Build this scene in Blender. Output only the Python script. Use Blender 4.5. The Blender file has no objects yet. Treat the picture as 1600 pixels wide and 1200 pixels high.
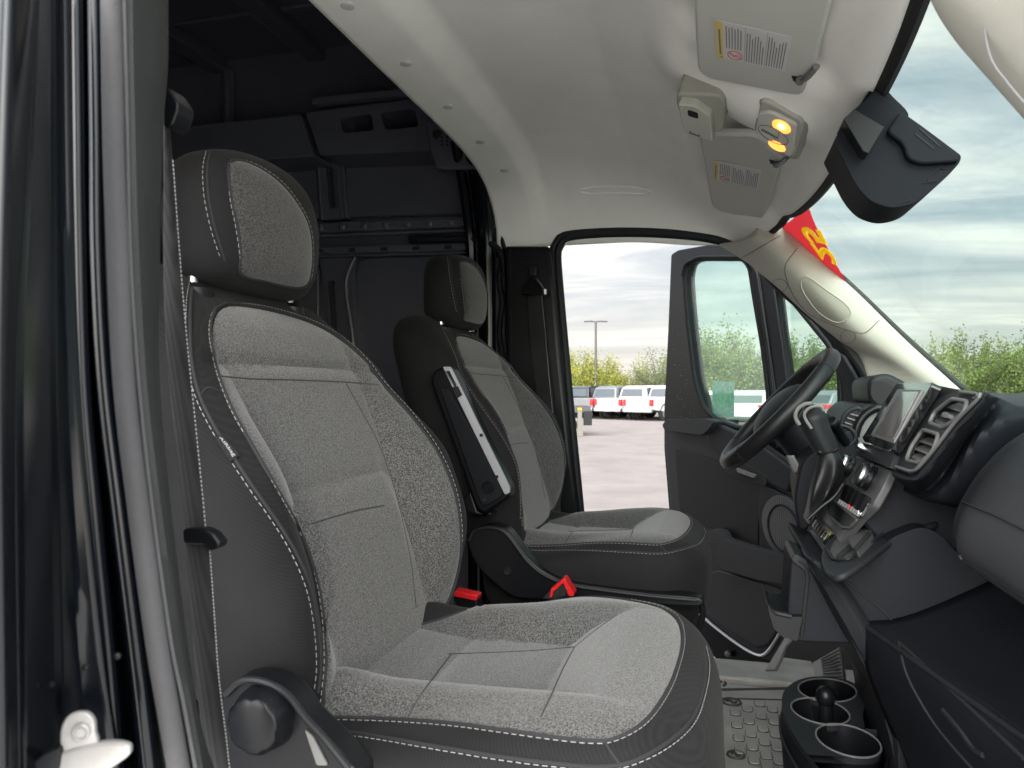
import bpy, bmesh, math, random
from mathutils import Vector, Matrix, noise
from mathutils.bvhtree import BVHTree
from mathutils.geometry import tessellate_polygon
random.seed(11)
R_ = math.radians
SC = bpy.context.scene
COL = SC.collection

# ------------------------------------------------------------------ camera (the eye is the origin; ground lies 1.55 m below)
YAW, PITCH, FPX = R_(14.8), R_(0.58), 1180.0
cd = bpy.data.cameras.new('camera')
cam = bpy.data.objects.new('camera', cd); COL.objects.link(cam)
cd.sensor_fit = 'HORIZONTAL'; cd.sensor_width = 36.0; cd.lens = 36.0*FPX/1600.0
cd.clip_start = 0.02; cd.clip_end = 3000
cam.location = (0, 0, 0)
cd.dof.use_dof = True; cd.dof.focus_distance = 1.4; cd.dof.aperture_fstop = 13
cam.rotation_euler = (math.pi/2+PITCH, 0, YAW)
SC.camera = cam
CR = Vector((math.cos(YAW), math.sin(YAW), 0))
CF = Vector((-math.sin(YAW)*math.cos(PITCH), math.cos(YAW)*math.cos(PITCH), math.sin(PITCH)))
CU = CR.cross(CF)

# ------------------------------------------------------------------ light
SC.view_settings.view_transform = 'Standard'
SC.view_settings.look = 'None'
SC.view_settings.exposure = 1.3
SC.view_settings.gamma = 1.0
SC.cycles.use_denoising = True
SC.cycles.max_bounces = 10
SC.cycles.diffuse_bounces = 5
SC.cycles.transparent_max_bounces = 16
SC.cycles.sample_clamp_indirect = 6.0
SUN_EL, SUN_AZ = R_(32), R_(200)      # the overcast is boosted behind the camera to light the cab
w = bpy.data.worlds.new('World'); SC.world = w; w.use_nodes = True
nt = w.node_tree; N = nt.nodes; L = nt.links
for n in list(N): N.remove(n)
out = N.new('ShaderNodeOutputWorld'); bg = N.new('ShaderNodeBackground')
sky = N.new('ShaderNodeTexSky'); sky.sky_type = 'NISHITA'; sky.sun_disc = False
sky.sun_elevation = SUN_EL; sky.sun_rotation = R_(160); sky.dust_density = 3
tc = N.new('ShaderNodeTexCoord')
sep = N.new('ShaderNodeSeparateXYZ'); L.new(tc.outputs['Generated'], sep.inputs[0])
def M_(op, a, b=None, clamp=False):
    n = N.new('ShaderNodeMath'); n.operation = op; n.use_clamp = clamp
    for i, s in enumerate((a, b)):
        if s is None: continue
        if isinstance(s, (int, float)): n.inputs[i].default_value = s
        else: L.new(s, n.inputs[i])
    return n.outputs[0]
zz = M_('ADD', M_('MAXIMUM', sep.outputs[2], 0.0), 0.10)
comb = N.new('ShaderNodeCombineXYZ')
L.new(M_('DIVIDE', sep.outputs[0], zz), comb.inputs[0]); L.new(M_('DIVIDE', sep.outputs[1], zz), comb.inputs[1])
mp = N.new('ShaderNodeMapping'); mp.inputs['Scale'].default_value = (0.55, 1.15, 1); mp.inputs['Rotation'].default_value = (0, 0, R_(20)); L.new(comb.outputs[0], mp.inputs[0])
nz = N.new('ShaderNodeTexNoise'); nz.inputs['Scale'].default_value = 1.0; nz.inputs['Detail'].default_value = 9; nz.inputs['Roughness'].default_value = .58; nz.inputs['Distortion'].default_value = .5
L.new(mp.outputs[0], nz.inputs['Vector'])
cr_ = N.new('ShaderNodeValToRGB'); e = cr_.color_ramp.elements
e[0].position = .37; e[0].color = (.22, .275, .31, 1); e[1].position = .63; e[1].color = (.66, .63, .59, 1)
x = e.new(.5); x.color = (.39, .41, .43, 1)
L.new(nz.outputs['Fac'], cr_.inputs[0])
# warm bright band low over the horizon
hz = N.new('ShaderNodeMapRange'); hz.inputs['From Min'].default_value = .0; hz.inputs['From Max'].default_value = .22; hz.inputs['To Min'].default_value = .75; hz.inputs['To Max'].default_value = 0
L.new(sep.outputs[2], hz.inputs['Value'])
mx = N.new('ShaderNodeMixRGB'); mx.inputs['Color2'].default_value = (.60, .54, .49, 1)
L.new(hz.outputs[0], mx.inputs[0]); L.new(cr_.outputs[0], mx.inputs[1])
# thin parts of the cloud let the blue sky through
sc_ = N.new('ShaderNodeMixRGB'); sc_.blend_type = 'MULTIPLY'; sc_.inputs[0].default_value = 1; sc_.inputs[2].default_value = (.10, .10, .10, 1); L.new(sky.outputs[0], sc_.inputs[1])
mx2 = N.new('ShaderNodeMixRGB'); mx2.inputs[0].default_value = .88
L.new(sc_.outputs[0], mx2.inputs[1]); L.new(mx.outputs[0], mx2.inputs[2])
# sky strength raised behind the camera, added as fill light for the interior
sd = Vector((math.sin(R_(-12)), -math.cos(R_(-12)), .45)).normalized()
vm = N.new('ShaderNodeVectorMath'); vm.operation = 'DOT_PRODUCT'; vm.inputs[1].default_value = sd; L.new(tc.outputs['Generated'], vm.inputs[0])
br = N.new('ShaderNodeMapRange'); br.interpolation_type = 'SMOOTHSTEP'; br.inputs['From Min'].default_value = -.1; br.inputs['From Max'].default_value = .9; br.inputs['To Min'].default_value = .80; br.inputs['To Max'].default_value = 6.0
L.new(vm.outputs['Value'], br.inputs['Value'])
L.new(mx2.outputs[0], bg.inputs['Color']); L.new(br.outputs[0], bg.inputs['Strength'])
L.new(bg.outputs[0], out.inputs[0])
sl = bpy.data.lights.new('sun', 'SUN'); sl.energy = 1.5; sl.angle = R_(40); sl.color = (1, .96, .9)
so = bpy.data.objects.new('sun', sl); COL.objects.link(so)
so.rotation_euler = (-sd).to_track_quat('-Z', 'Y').to_euler()

# ------------------------------------------------------------------ tracing and geometry helpers
def ray(px, py): return CF + CR*((px-800)/FPX) + CU*((600-py)/FPX)
def at(px, py, X=None, Y=None, Z=None, D=None, P=None):
    d = ray(px, py)
    if X is not None: return d*(X/d.x)
    if Y is not None: return d*(Y/d.y)
    if Z is not None: return d*(Z/d.z)
    if P is not None: return d*(P[0].dot(P[1])/d.dot(P[1]))
    return d*D
def atl(pts, **k): return [at(p[0], p[1], **k) for p in pts]
def proj(p):
    t = p.dot(CF); return (800+FPX*p.dot(CR)/t, 600-FPX*p.dot(CU)/t)
def cr(pts, n, closed=False):
    """smooth curve through the points, n samples"""
    pts = [Vector(p) for p in pts]; m = len(pts)
    if m < 3 and not closed:
        return [pts[0].lerp(pts[-1], i/(n-1)) for i in range(n)]
    segs = m if closed else m-1
    g = (lambda i: pts[i % m]) if closed else (lambda i: pts[0]*2-pts[1] if i < 0 else (pts[-1]*2-pts[-2] if i >= m else pts[i]))
    dense = []
    for s in range(segs):
        a, b, c, d = g(s-1), g(s), g(s+1), g(s+2)
        for k in range(36):
            t = k/36
            dense.append(((b*2)+(c-a)*t+(a*2-b*5+c*4-d)*t*t+(b*3-a-c*3+d)*t*t*t)*.5)
    dense.append(g(segs) if not closed else pts[0])
    acc = [0]
    for i in range(1, len(dense)): acc.append(acc[-1]+(dense[i]-dense[i-1]).length)
    tot = acc[-1]; res = []; j = 0
    for i in range(n):
        t = tot*i/(n if closed else n-1)
        while j < len(acc)-2 and acc[j+1] < t: j += 1
        s = acc[j+1]-acc[j]
        res.append(dense[j].lerp(dense[j+1], min(1, (t-acc[j])/s if s > 1e-9 else 0)))
    return res
def rpoly(pts, r, n=5):
    """round the corners of a closed polygon"""
    pts = [Vector(p) for p in pts]; o = []; m = len(pts)
    for i in range(m):
        a, b, c = pts[i-1], pts[i], pts[(i+1) % m]
        ri = r[i] if isinstance(r, (list, tuple)) else r
        u, v = (a-b), (c-b); k = min(ri, u.length*.48, v.length*.48)
        p, q = b+u.normalized()*k, b+v.normalized()*k
        for j in range(n+1):
            t = j/n; o.append(p*(1-t)**2+b*2*t*(1-t)+q*t*t)
    return o
class MB:
    def __init__(s): s.v = []; s.f = []
    def add(s, vs, fs):
        o = len(s.v); s.v += [Vector(v) for v in vs]; s.f += [tuple(i+o for i in f) for f in fs]; return s
    def box(s, c, d, M=None):
        c = Vector(c); vs = []
        for x in (-.5, .5):
            for y in (-.5, .5):
                for z in (-.5, .5):
                    p = Vector((x*d[0], y*d[1], z*d[2]))
                    if M is not None: p = M @ p
                    vs.append(c+p)
        return s.add(vs, [(0,1,3,2),(4,6,7,5),(0,4,5,1),(2,3,7,6),(0,2,6,4),(1,5,7,3)])
    def prism(s, pts, vec, holes=None):
        vec = Vector(vec); pts = [Vector(p) for p in pts]; loops = [pts]+[[Vector(q) for q in h] for h in (holes or [])]
        flat = [p for l in loops for p in l]; n = len(flat)
        if holes: tri = [tuple(t) for t in tessellate_polygon(loops)]
        else: tri = [tuple(range(len(pts)))]
        fs = list(tri)+[tuple(i+n for i in reversed(t)) for t in tri]; o = 0
        for l in loops:
            m = len(l)
            for i in range(m): a, b = o+i, o+(i+1) % m; fs.append((a, b, b+n, a+n))
            o += m
        return s.add(flat+[p+vec for p in flat], fs)
    def grid(s, rows, cu=False, cv=False):
        n, m = len(rows), len(rows[0]); fs = []
        for i in range(n if cu else n-1):
            for j in range(m if cv else m-1):
                fs.append((i*m+j, i*m+(j+1) % m, ((i+1) % n)*m+(j+1) % m, ((i+1) % n)*m+j))
        return s.add([p for r in rows for p in r], fs)
    def tube(s, path, r, n=8, closed=False, flat=1.0, up=None):
        path = [Vector(p) for p in path]; m = len(path); rows = []; prev = None
        for i in range(m):
            a = path[i-1] if (i or closed) else path[0]; b = path[(i+1) % m] if (i < m-1 or closed) else path[-1]
            t = (b-a).normalized()
            if up is not None: u = Vector(up)
            elif prev is not None: u = prev
            else: u = Vector((0, 0, 1)) if abs(t.z) < .9 else Vector((1, 0, 0))
            u = (u-t*u.dot(t)).normalized(); prev = u; v = t.cross(u); rr = r[i] if isinstance(r, (list, tuple)) else r
            rows.append([path[i]+(u*math.cos(2*math.pi*k/n)*flat+v*math.sin(2*math.pi*k/n))*rr for k in range(n)])
        o = len(s.v); s.grid(rows, cu=closed, cv=True)
        if not closed: s.f += [tuple(o+k for k in range(n)), tuple(o+(m-1)*n+k for k in reversed(range(n)))]
        return s
    def cyl(s, a, b, r, n=20, r2=None):
        return s.tube([a, b], [r, r if r2 is None else r2], n)
    def lathe(s, c, ax, prof, n=28):
        c = Vector(c); ax = Vector(ax).normalized(); u = ax.orthogonal().normalized(); v = ax.cross(u)
        rows = [[c+ax*h+(u*math.cos(2*math.pi*k/n)+v*math.sin(2*math.pi*k/n))*max(r, 1e-5) for k in range(n)] for r, h in prof]
        return s.grid(rows, cv=True)
    def ell(s, c, r, n=16, M=None):
        rows = []
        for i in range(n//2+1):
            a = math.pi*i/(n//2); row = []
            for k in range(n):
                b = 2*math.pi*k/n; p = Vector((r[0]*math.sin(a)*math.cos(b), r[1]*math.sin(a)*math.sin(b), r[2]*math.cos(a)))
                if M is not None: p = M @ p
                row.append(Vector(c)+p)
            rows.append(row)
        return s.grid(rows, cv=True)
    def loft(s, rails, n=24, m=None):
        rs = [cr(r, n) for r in rails]
        if m: rs = list(map(list, zip(*[cr([r[i] for r in rs], m) for i in range(n)])))
        return s.grid(rs)
    def build(s, name, mat, parent=None, bevel=0, sub=0, solid=0, sharp=38, weld=True, seg=2, soff=-1, org=None):
        if org is None:
            if parent is not None: org = ORG[parent.name]
            else:
                xs = [v.x for v in s.v]; ys = [v.y for v in s.v]; zs = [v.z for v in s.v]
                org = Vector(((min(xs)+max(xs))/2, (min(ys)+max(ys))/2, min(zs)))
        me = bpy.data.meshes.new(name); me.from_pydata([v-org for v in s.v], [], s.f); me.update()
        bm = bmesh.new(); bm.from_mesh(me)
        if weld:
            bmesh.ops.remove_doubles(bm, verts=bm.verts, dist=1e-5)
            bmesh.ops.recalc_face_normals(bm, faces=bm.faces)
        bm.to_mesh(me); bm.free()
        for p in me.polygons: p.use_smooth = True
        me.set_sharp_from_angle(angle=R_(sharp))
        me.materials.append(mat)
        o = bpy.data.objects.new(name, me); COL.objects.link(o)
        if parent is not None: o.parent = parent
        else: o.location = org
        ORG[o.name] = org
        if solid:
            d = o.modifiers.new('s', 'SOLIDIFY'); d.thickness = solid; d.offset = soff
        if bevel:
            d = o.modifiers.new('b', 'BEVEL'); d.width = bevel; d.segments = seg; d.limit_method = 'ANGLE'; d.angle_limit = R_(35)
        if sub:
            d = o.modifiers.new('u', 'SUBSURF'); d.levels = sub; d.render_levels = sub
        return o
ORG = {}
def tag(o, label=None, cat=None, group=None, kind=None):
    if label: o['label'] = label
    if cat: o['category'] = cat
    if group: o['group'] = group
    if kind: o['kind'] = kind
    return o
def thing(name, loc, label, cat, group=None):
    o = bpy.data.objects.new(name, None); COL.objects.link(o); o.location = loc; o.empty_display_size = .1
    ORG[o.name] = Vector(loc); return tag(o, label, cat, group)
def copy_tree(o, parent=None, shift=None):
    c = o.copy(); COL.objects.link(c); c.parent = parent
    if shift is not None: c.location = o.location+Vector(shift)
    ORG[c.name] = ORG[o.name]+(Vector(shift) if shift is not None else Vector())
    for k in list(o.children): copy_tree(k, c)
    return c

# ------------------------------------------------------------------ materials
def mat(name, col, rough=.5, metal=0, nscale=0, nstr=0, ndist=.001, var=0, vscale=3, coat=0, emis=None, spec=.5, sheen=0):
    m = bpy.data.materials.new(name); m.use_nodes = True; t = m.node_tree; b = t.nodes['Principled BSDF']
    b.inputs['Base Color'].default_value = (*col, 1); b.inputs['Roughness'].default_value = rough; b.inputs['Metallic'].default_value = metal
    b.inputs['Specular IOR Level'].default_value = spec
    b.inputs['Coat Weight'].default_value = coat; b.inputs['Coat Roughness'].default_value = .03
    if sheen: b.inputs['Sheen Weight'].default_value = sheen; b.inputs['Sheen Roughness'].default_value = .4
    if emis: b.inputs['Emission Color'].default_value = (*emis[0], 1); b.inputs['Emission Strength'].default_value = emis[1]
    tc = t.nodes.new('ShaderNodeTexCoord')
    if nscale:
        n = t.nodes.new('ShaderNodeTexNoise'); n.inputs['Scale'].default_value = nscale; n.inputs['Detail'].default_value = 3
        t.links.new(tc.outputs['Object'], n.inputs['Vector'])
        bp = t.nodes.new('ShaderNodeBump'); bp.inputs['Strength'].default_value = nstr; bp.inputs['Distance'].default_value = ndist
        t.links.new(n.outputs['Fac'], bp.inputs['Height']); t.links.new(bp.outputs[0], b.inputs['Normal'])
    if var:
        n = t.nodes.new('ShaderNodeTexNoise'); n.inputs['Scale'].default_value = vscale; n.inputs['Detail'].default_value = 5; n.inputs['Roughness'].default_value = .65
        t.links.new(tc.outputs['Object'], n.inputs['Vector'])
        r = t.nodes.new('ShaderNodeMapRange'); r.inputs['From Min'].default_value = .3; r.inputs['From Max'].default_value = .7
        r.inputs['To Min'].default_value = 1-var; r.inputs['To Max'].default_value = 1+var; t.links.new(n.outputs['Fac'], r.inputs['Value'])
        mm = t.nodes.new('ShaderNodeVectorMath'); mm.operation = 'SCALE'; mm.inputs[0].default_value = col
        t.links.new(r.outputs[0], mm.inputs['Scale']); t.links.new(mm.outputs[0], b.inputs['Base Color'])
        r2 = t.nodes.new('ShaderNodeMapRange'); r2.inputs['To Min'].default_value = max(0, rough-.12); r2.inputs['To Max'].default_value = min(1, rough+.12)
        t.links.new(n.outputs['Fac'], r2.inputs['Value']); t.links.new(r2.outputs[0], b.inputs['Roughness'])
    return m
def fabric(name, lo, hi, scale, warm=1.0, bump=.5):
    m = bpy.data.materials.new(name); m.use_nodes = True; t = m.node_tree; b = t.nodes['Principled BSDF']
    b.inputs['Roughness'].default_value = .95; b.inputs['Specular IOR Level'].default_value = .15
    b.inputs['Sheen Weight'].default_value = .25
    tc = t.nodes.new('ShaderNodeTexCoord')
    n = t.nodes.new('ShaderNodeTexNoise'); n.inputs['Scale'].default_value = scale; n.inputs['Detail'].default_value = 1.5; n.inputs['Distortion'].default_value = .8
    t.links.new(tc.outputs['Object'], n.inputs['Vector'])
    r = t.nodes.new('ShaderNodeValToRGB'); el = r.color_ramp.elements
    el[0].position = .38; el[0].color = (lo*warm, lo, lo, 1); el[1].position = .62; el[1].color = (hi*warm, hi, hi*.99, 1)
    t.links.new(n.outputs['Fac'], r.inputs[0]); t.links.new(r.outputs[0], b.inputs['Base Color'])
    bp = t.nodes.new('ShaderNodeBump'); bp.inputs['Strength'].default_value = bump; bp.inputs['Distance'].default_value = .0012
    t.links.new(n.outputs['Fac'], bp.inputs['Height']); t.links.new(bp.outputs[0], b.inputs['Normal'])
    return m
def twill(name, lo, hi, ang=45):
    m = bpy.data.materials.new(name); m.use_nodes = True; t = m.node_tree; b = t.nodes['Principled BSDF']
    b.inputs['Roughness'].default_value = .85; b.inputs['Specular IOR Level'].default_value = .12; b.inputs['Sheen Weight'].default_value = .03
    tc = t.nodes.new('ShaderNodeTexCoord'); mp = t.nodes.new('ShaderNodeMapping'); mp.inputs['Rotation'].default_value = (R_(20), R_(ang), R_(25))
    t.links.new(tc.outputs['Object'], mp.inputs[0])
    wv = t.nodes.new('ShaderNodeTexWave'); wv.inputs['Scale'].default_value = 130; wv.inputs['Distortion'].default_value = 1.2; wv.inputs['Detail Scale'].default_value = 6
    t.links.new(mp.outputs[0], wv.inputs['Vector'])
    n = t.nodes.new('ShaderNodeTexNoise'); n.inputs['Scale'].default_value = 9; n.inputs['Detail'].default_value = 4; t.links.new(tc.outputs['Object'], n.inputs['Vector'])
    a = t.nodes.new('ShaderNodeMath'); a.operation = 'MULTIPLY_ADD'; a.inputs[1].default_value = .30; t.links.new(n.outputs['Fac'], a.inputs[2]); t.links.new(wv.outputs['Fac'], a.inputs[0])
    r = t.nodes.new('ShaderNodeValToRGB'); el = r.color_ramp.elements
    el[0].position = .35; el[0].color = (lo, lo, lo*1.06, 1); el[1].position = 1; el[1].color = (hi, hi, hi*1.06, 1)
    t.links.new(a.outputs[0], r.inputs[0]); t.links.new(r.outputs[0], b.inputs['Base Color'])
    bp = t.nodes.new('ShaderNodeBump'); bp.inputs['Strength'].default_value = .12; bp.inputs['Distance'].default_value = .0006
    t.links.new(wv.outputs['Fac'], bp.inputs['Height']); t.links.new(bp.outputs[0], b.inputs['Normal'])
    return m
def glass(name, tint, refl=.06):
    m = bpy.data.materials.new(name); m.use_nodes = True; t = m.node_tree
    for n in list(t.nodes): t.nodes.remove(n)
    o = t.nodes.new('ShaderNodeOutputMaterial'); a = t.nodes.new('ShaderNodeBsdfTransparent'); a.inputs[0].default_value = (*tint, 1)
    g = t.nodes.new('ShaderNodeBsdfGlossy'); g.inputs['Roughness'].default_value = .01; g.inputs[0].default_value = (1, 1, 1, 1)
    tc = t.nodes.new('ShaderNodeTexCoord'); n = t.nodes.new('ShaderNodeTexNoise'); n.inputs['Scale'].default_value = 6; n.inputs['Detail'].default_value = 4; t.links.new(tc.outputs['Object'], n.inputs['Vector'])
    d = t.nodes.new('ShaderNodeBsdfDiffuse'); d.inputs[0].default_value = (.6, .62, .6, 1)
    dr = t.nodes.new('ShaderNodeMapRange'); dr.inputs['From Min'].default_value = .5; dr.inputs['From Max'].default_value = .8; dr.inputs['To Min'].default_value = .01; dr.inputs['To Max'].default_value = .09
    t.links.new(n.outputs['Fac'], dr.inputs['Value'])
    m1 = t.nodes.new('ShaderNodeMixShader'); t.links.new(dr.outputs[0], m1.inputs[0]); t.links.new(a.outputs[0], m1.inputs[1]); t.links.new(d.outputs[0], m1.inputs[2])
    fr = t.nodes.new('ShaderNodeFresnel'); fr.inputs[0].default_value = 1.45
    mu = t.nodes.new('ShaderNodeMath'); mu.operation = 'MULTIPLY'; mu.inputs[1].default_value = refl/.04*.6; t.links.new(fr.outputs[0], mu.inputs[0])
    mn = t.nodes.new('ShaderNodeMath'); mn.operation = 'MINIMUM'; mn.inputs[1].default_value = .07; t.links.new(mu.outputs[0], mn.inputs[0]); mu = mn
    m2 = t.nodes.new('ShaderNodeMixShader'); t.links.new(mu.outputs[0], m2.inputs[0]); t.links.new(m1.outputs[0], m2.inputs[1]); t.links.new(g.outputs[0], m2.inputs[2])
    t.links.new(m2.outputs[0], o.inputs[0]); return m
def film(name, col):
    m = mat(name, col, .5); t = m.node_tree; b = t.nodes['Principled BSDF']; a = t.nodes.new('ShaderNodeBsdfTranslucent'); a.inputs[0].default_value = (*col, 1)
    x = t.nodes.new('ShaderNodeMixShader'); x.inputs[0].default_value = .7; t.links.new(b.outputs[0], x.inputs[1]); t.links.new(a.outputs[0], x.inputs[2]); t.links.new(x.outputs[0], t.nodes['Material Output'].inputs[0]); return m
MT = dict(
    insert=fabric('heather_fabric', .014, .108, 700), insert_dim=fabric('dimmed_heather_fabric', .010, .066, 700),  # head restraint copy: same fabric with dimmer light put into its colour
    dark=twill('dark_twill', .0075, .0155),
    dark2=twill('dark_knit', .012, .022, 10),
    thread=mat('pale_thread', (.26, .26, .255), .9),
    dthread=mat('dark_seam', (.012, .012, .014), .9),
    plastic=mat('grained_plastic', (.0075, .0085, .0112), .55, spec=.14, nscale=900, nstr=.25, ndist=.0006, var=.15, vscale=4),
    plastic_g=mat('grey_grained_plastic', (.0135, .0145, .0168), .48, spec=.20, nscale=900, nstr=.25, ndist=.0006, var=.12, vscale=5),
    plastic_s=mat('satin_plastic', (.0055, .006, .0075), .36, spec=.24, nscale=600, nstr=.08, ndist=.0004),
    plastic_l=mat('light_satin_plastic', (.11, .11, .108), .38, nscale=700, nstr=.15, ndist=.0005, var=.12, vscale=12),
    pad=mat('dash_pad', (.030, .031, .034), .5, nscale=500, nstr=.3, ndist=.0008, var=.15, vscale=6, spec=.2),
    leather=mat('black_leather', (.008, .0082, .0092), .42, spec=.3, nscale=350, nstr=.35, ndist=.0008),
    gloss=mat('piano_black', (.008, .008, .009), .08, coat=.6),
    paint=mat('black_paint', (.003, .004, .006), .2, coat=0, spec=.35),
    paint_d=mat('black_door_paint', (.004, .005, .007), .2, spec=.25, var=.25, vscale=5),
    cargo=mat('cargo_paint', (.078, .080, .098), .34, nscale=25, nstr=.05, ndist=.001, var=.2, vscale=2.5),
    hole=mat('deep_black', (.004, .004, .005), .8),
    chrome=mat('satin_metal', (.40, .40, .41), .28, metal=1),
    silver=mat('silver_strip', (.55, .56, .58), .35, metal=.7),
    headliner=mat('headliner_felt', (.80, .785, .735), .95, nscale=500, nstr=.35, ndist=.001, var=.07, vscale=3, spec=.1, sheen=.2),
    trim=mat('beige_trim', (.36, .35, .305), .6, nscale=700, nstr=.15, ndist=.0006, var=.03, vscale=4),
    trimd=mat('beige_trim_recess', (.27, .265, .225), .7),
    visor=mat('visor_vinyl', (.50, .495, .455), .75, nscale=600, nstr=.2, ndist=.0006, var=.04),
    rubber=mat('grey_rubber', (.062, .062, .066), .75, spec=.2, nscale=250, nstr=.4, ndist=.0012, var=.12, vscale=10),
    rubberd=mat('dark_rubber', (.009, .010, .012), .55, spec=.25, nscale=300, nstr=.3, ndist=.0008),
    pillar=mat('pillar_vinyl', (.026, .028, .028), .65, spec=.25, nscale=500, nstr=.5, ndist=.001, var=.15, vscale=9),
    web=twill('belt_webbing', .012, .028, 0),
    red=mat('red_plastic', (.55, .012, .015), .35),
    redfilm=film('red_sticker', (.50, .022, .03)), mirror_plastic=mat('matt_black_housing', (.010, .011, .014), .6, spec=.06, nscale=700, nstr=.2, ndist=.0005, var=.2, vscale=9),
    yellow=film('yellow_sticker', (.80, .66, .04)), orange=film('orange_sticker', (.85, .50, .05)),
    label_y=mat('label_yellow', (.62, .47, .14), .6), label_w=mat('label_white', (.58, .56, .55), .6), ink=mat('label_ink', (.16, .16, .17), .7), inkr=mat('label_red_ink', (.42, .13, .13), .7),
    screen=mat('screen_glass', (.17, .15, .15), .10, coat=.6),
    matrub=mat('floor_rubber', (.30, .295, .275), .45, nscale=120, nstr=.25, ndist=.001, var=.25, vscale=7),
    matdk=mat('floor_rubber_groove', (.03, .03, .03), .6),
    lamp=mat('lamp_glow', (.9, .5, .15), .4, emis=((1, .36, .05), .75)), lamp2=mat('lamp_glow_core', (1, .8, .4), .4, emis=((1, .66, .20), 1.6)),
    striker=mat('white_zinc', (.36, .35, .34), .35, metal=.2, var=.12, vscale=40),
    glass_w=glass('windshield_glass', (.80, .93, .88)), glass_d=glass('door_glass', (.80, .93, .88)),
)
# ------------------------------------------------------------------ van shell
FL = -0.78      # cab floor
GZ = -1.55      # ground
van = thing('van_body', (-1.6, 1.31, GZ), 'black painted body of the cargo van, bare ribbed cargo bay behind the seats', 'van')
cg = MT['cargo']
YW = 2.27       # far cargo wall
m = MB(); m.box((-1.5, 1.31, FL-.03), (4.4, 1.9, .06)); m.build('floor_panel', MT['plastic_g'], van)
m = MB(); m.box((-1.62, 1.31, 1.17), (3.5, 2.06, .03)); m.build('roof_panel', cg, van)
m = MB(); m.prism([(-.65,.31,.72),(-.2,.31,.72),(.0,.31,.65),(.17,.31,.51),(.17,.31,.525),(.0,.31,.67),(-.2,.31,.74),(-.65,.31,.74)], (0, 2.0, 0)); m.build('cab_roof', cg, van)
m = MB(); m.box((-3.36, 1.31, .2), (.04, 2.06, 1.98)); m.build('rear_door', cg, van)
m = MB(); m.box((-2.0, YW+.03, .2), (2.86, .03, 1.98)); m.build('cargo_wall', cg, van)
m = MB(); m.box((-2.0, .30, .2), (2.76, .03, 1.98)); m.build('cargo_wall', cg, van)
m = MB(); m.box((-.62, 1.31, .92), (.03, 1.84, .52)); m.build('bulkhead', cg, van)
W = lambda p, y=YW: at(p[0], p[1], Y=y)
# pressed wall panels, posts and rails of the far cargo wall
def wallplate(name, pts, th, r=.02, y=YW, bevel=.006, holes=None, m_=cg):
    m = MB(); m.prism(rpoly([W(p, y) for p in pts], r), (0, .012+th, 0), holes=[rpoly([W(p, y) for p in h], .012) for h in (holes or [])]); return m.build(name, m_, van, bevel=bevel)
wallplate('upper_panel', [(533, 237), (777, 226), (780, 333), (536, 340)], .02, y=YW-.004)
wallplate('upper_panel', [(255, 255), (492, 240), (500, 343), (255, 352)], .02, y=YW-.004)
wallplate('lower_panel', [(556, 402), (786, 398), (792, 690), (560, 680)], .02, r=.05, y=YW-.004)
wallplate('lower_panel', [(265, 410), (498, 404), (500, 720), (265, 720)], .02, r=.05, y=YW-.004)
wallplate('post', [(497, 243), (533, 241), (541, 341), (504, 344)], .03, r=.008, y=YW-.03, holes=[[(509, 262), (521, 261), (527, 325), (514, 326)]])
wallplate('post', [(500, 404), (551, 402), (560, 640), (520, 640), (512, 470)], .03, r=.012, y=YW-.03, holes=[[(512, 440), (523, 438), (532, 560), (520, 560)]])
m = MB()
for (a, b, c, d) in (((497, 243), (504, 344), 2, 0), ((527, 241), (535, 342), 2, 0), ((534, 241), (542, 341), 2, 0)):
    m.tube([W(a, YW-.035), W(b, YW-.035)], .006, 8)
m.tube(cr([W(p, YW-.04) for p in [(556, 402), (545, 425), (541, 455), (551, 520), (556, 600), (560, 690)]], 24), .008, 8)
m.build('post_bead', cg, van)
for (a, b, hgt, out_) in (((255, 357), (783, 336), 16, .05), ((255, 372), (783, 352), 8, .02), ((255, 392), (783, 377), 12, .055), ((255, 404), (783, 390), 5, .03)):
    m = MB(); y = YW-out_
    m.prism([W(a, y), W(b, y), W((b[0], b[1]+hgt), y), W((a[0], a[1]+hgt), y)], (0, out_, 0)); m.build('rail', cg, van, bevel=.006)
for k in range(8):
    p = W((500+34*k, 356-34*k*.04), YW-.052); m = MB(); m.ell(p, (.012, .004, .012), 10); m.build('rail_dimple', cg, van)
for k in range(6):
    p = W((500+50*k, 392-50*k*.028), YW-.056); m = MB(); m.box(p, (.022, .004, .011)); m.build('rail_slot', MT['hole'], van)
# header box with its openings, the perforated bracket
wallplate('header_box', [(478, 176), (668, 152), (672, 236), (500, 243)], .13, r=.01, y=YW-.15, holes=[[(530, 185), (580, 178), (584, 204), (536, 208)], [(594, 177), (648, 170), (654, 198), (602, 203)]])
wallplate('header_box', [(255, 200), (470, 178), (490, 244), (255, 262)], .13, r=.01, y=YW-.15)
wallplate('header_box', [(488, 153), (640, 137), (640, 147), (488, 163)], .02, r=.002, y=YW-.18)
wallplate('bracket', [(664, 188), (790, 196), (800, 264), (682, 264), (672, 236)], .05, r=.012, y=YW-.20)
m = MB()
for k in range(9):
    for q in range(3): m.cyl(W((690+9*k, 214+6*q), YW-.203), W((690+9*k, 214+6*q), YW-.195), .0035, 8)
m.cyl(W((683, 210), YW-.204), W((683, 210), YW-.196), .014, 14)
m.box(W((702, 202), YW-.202), (.02, .004, .02))
m.build('bracket_holes', MT['hole'], van)
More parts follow.
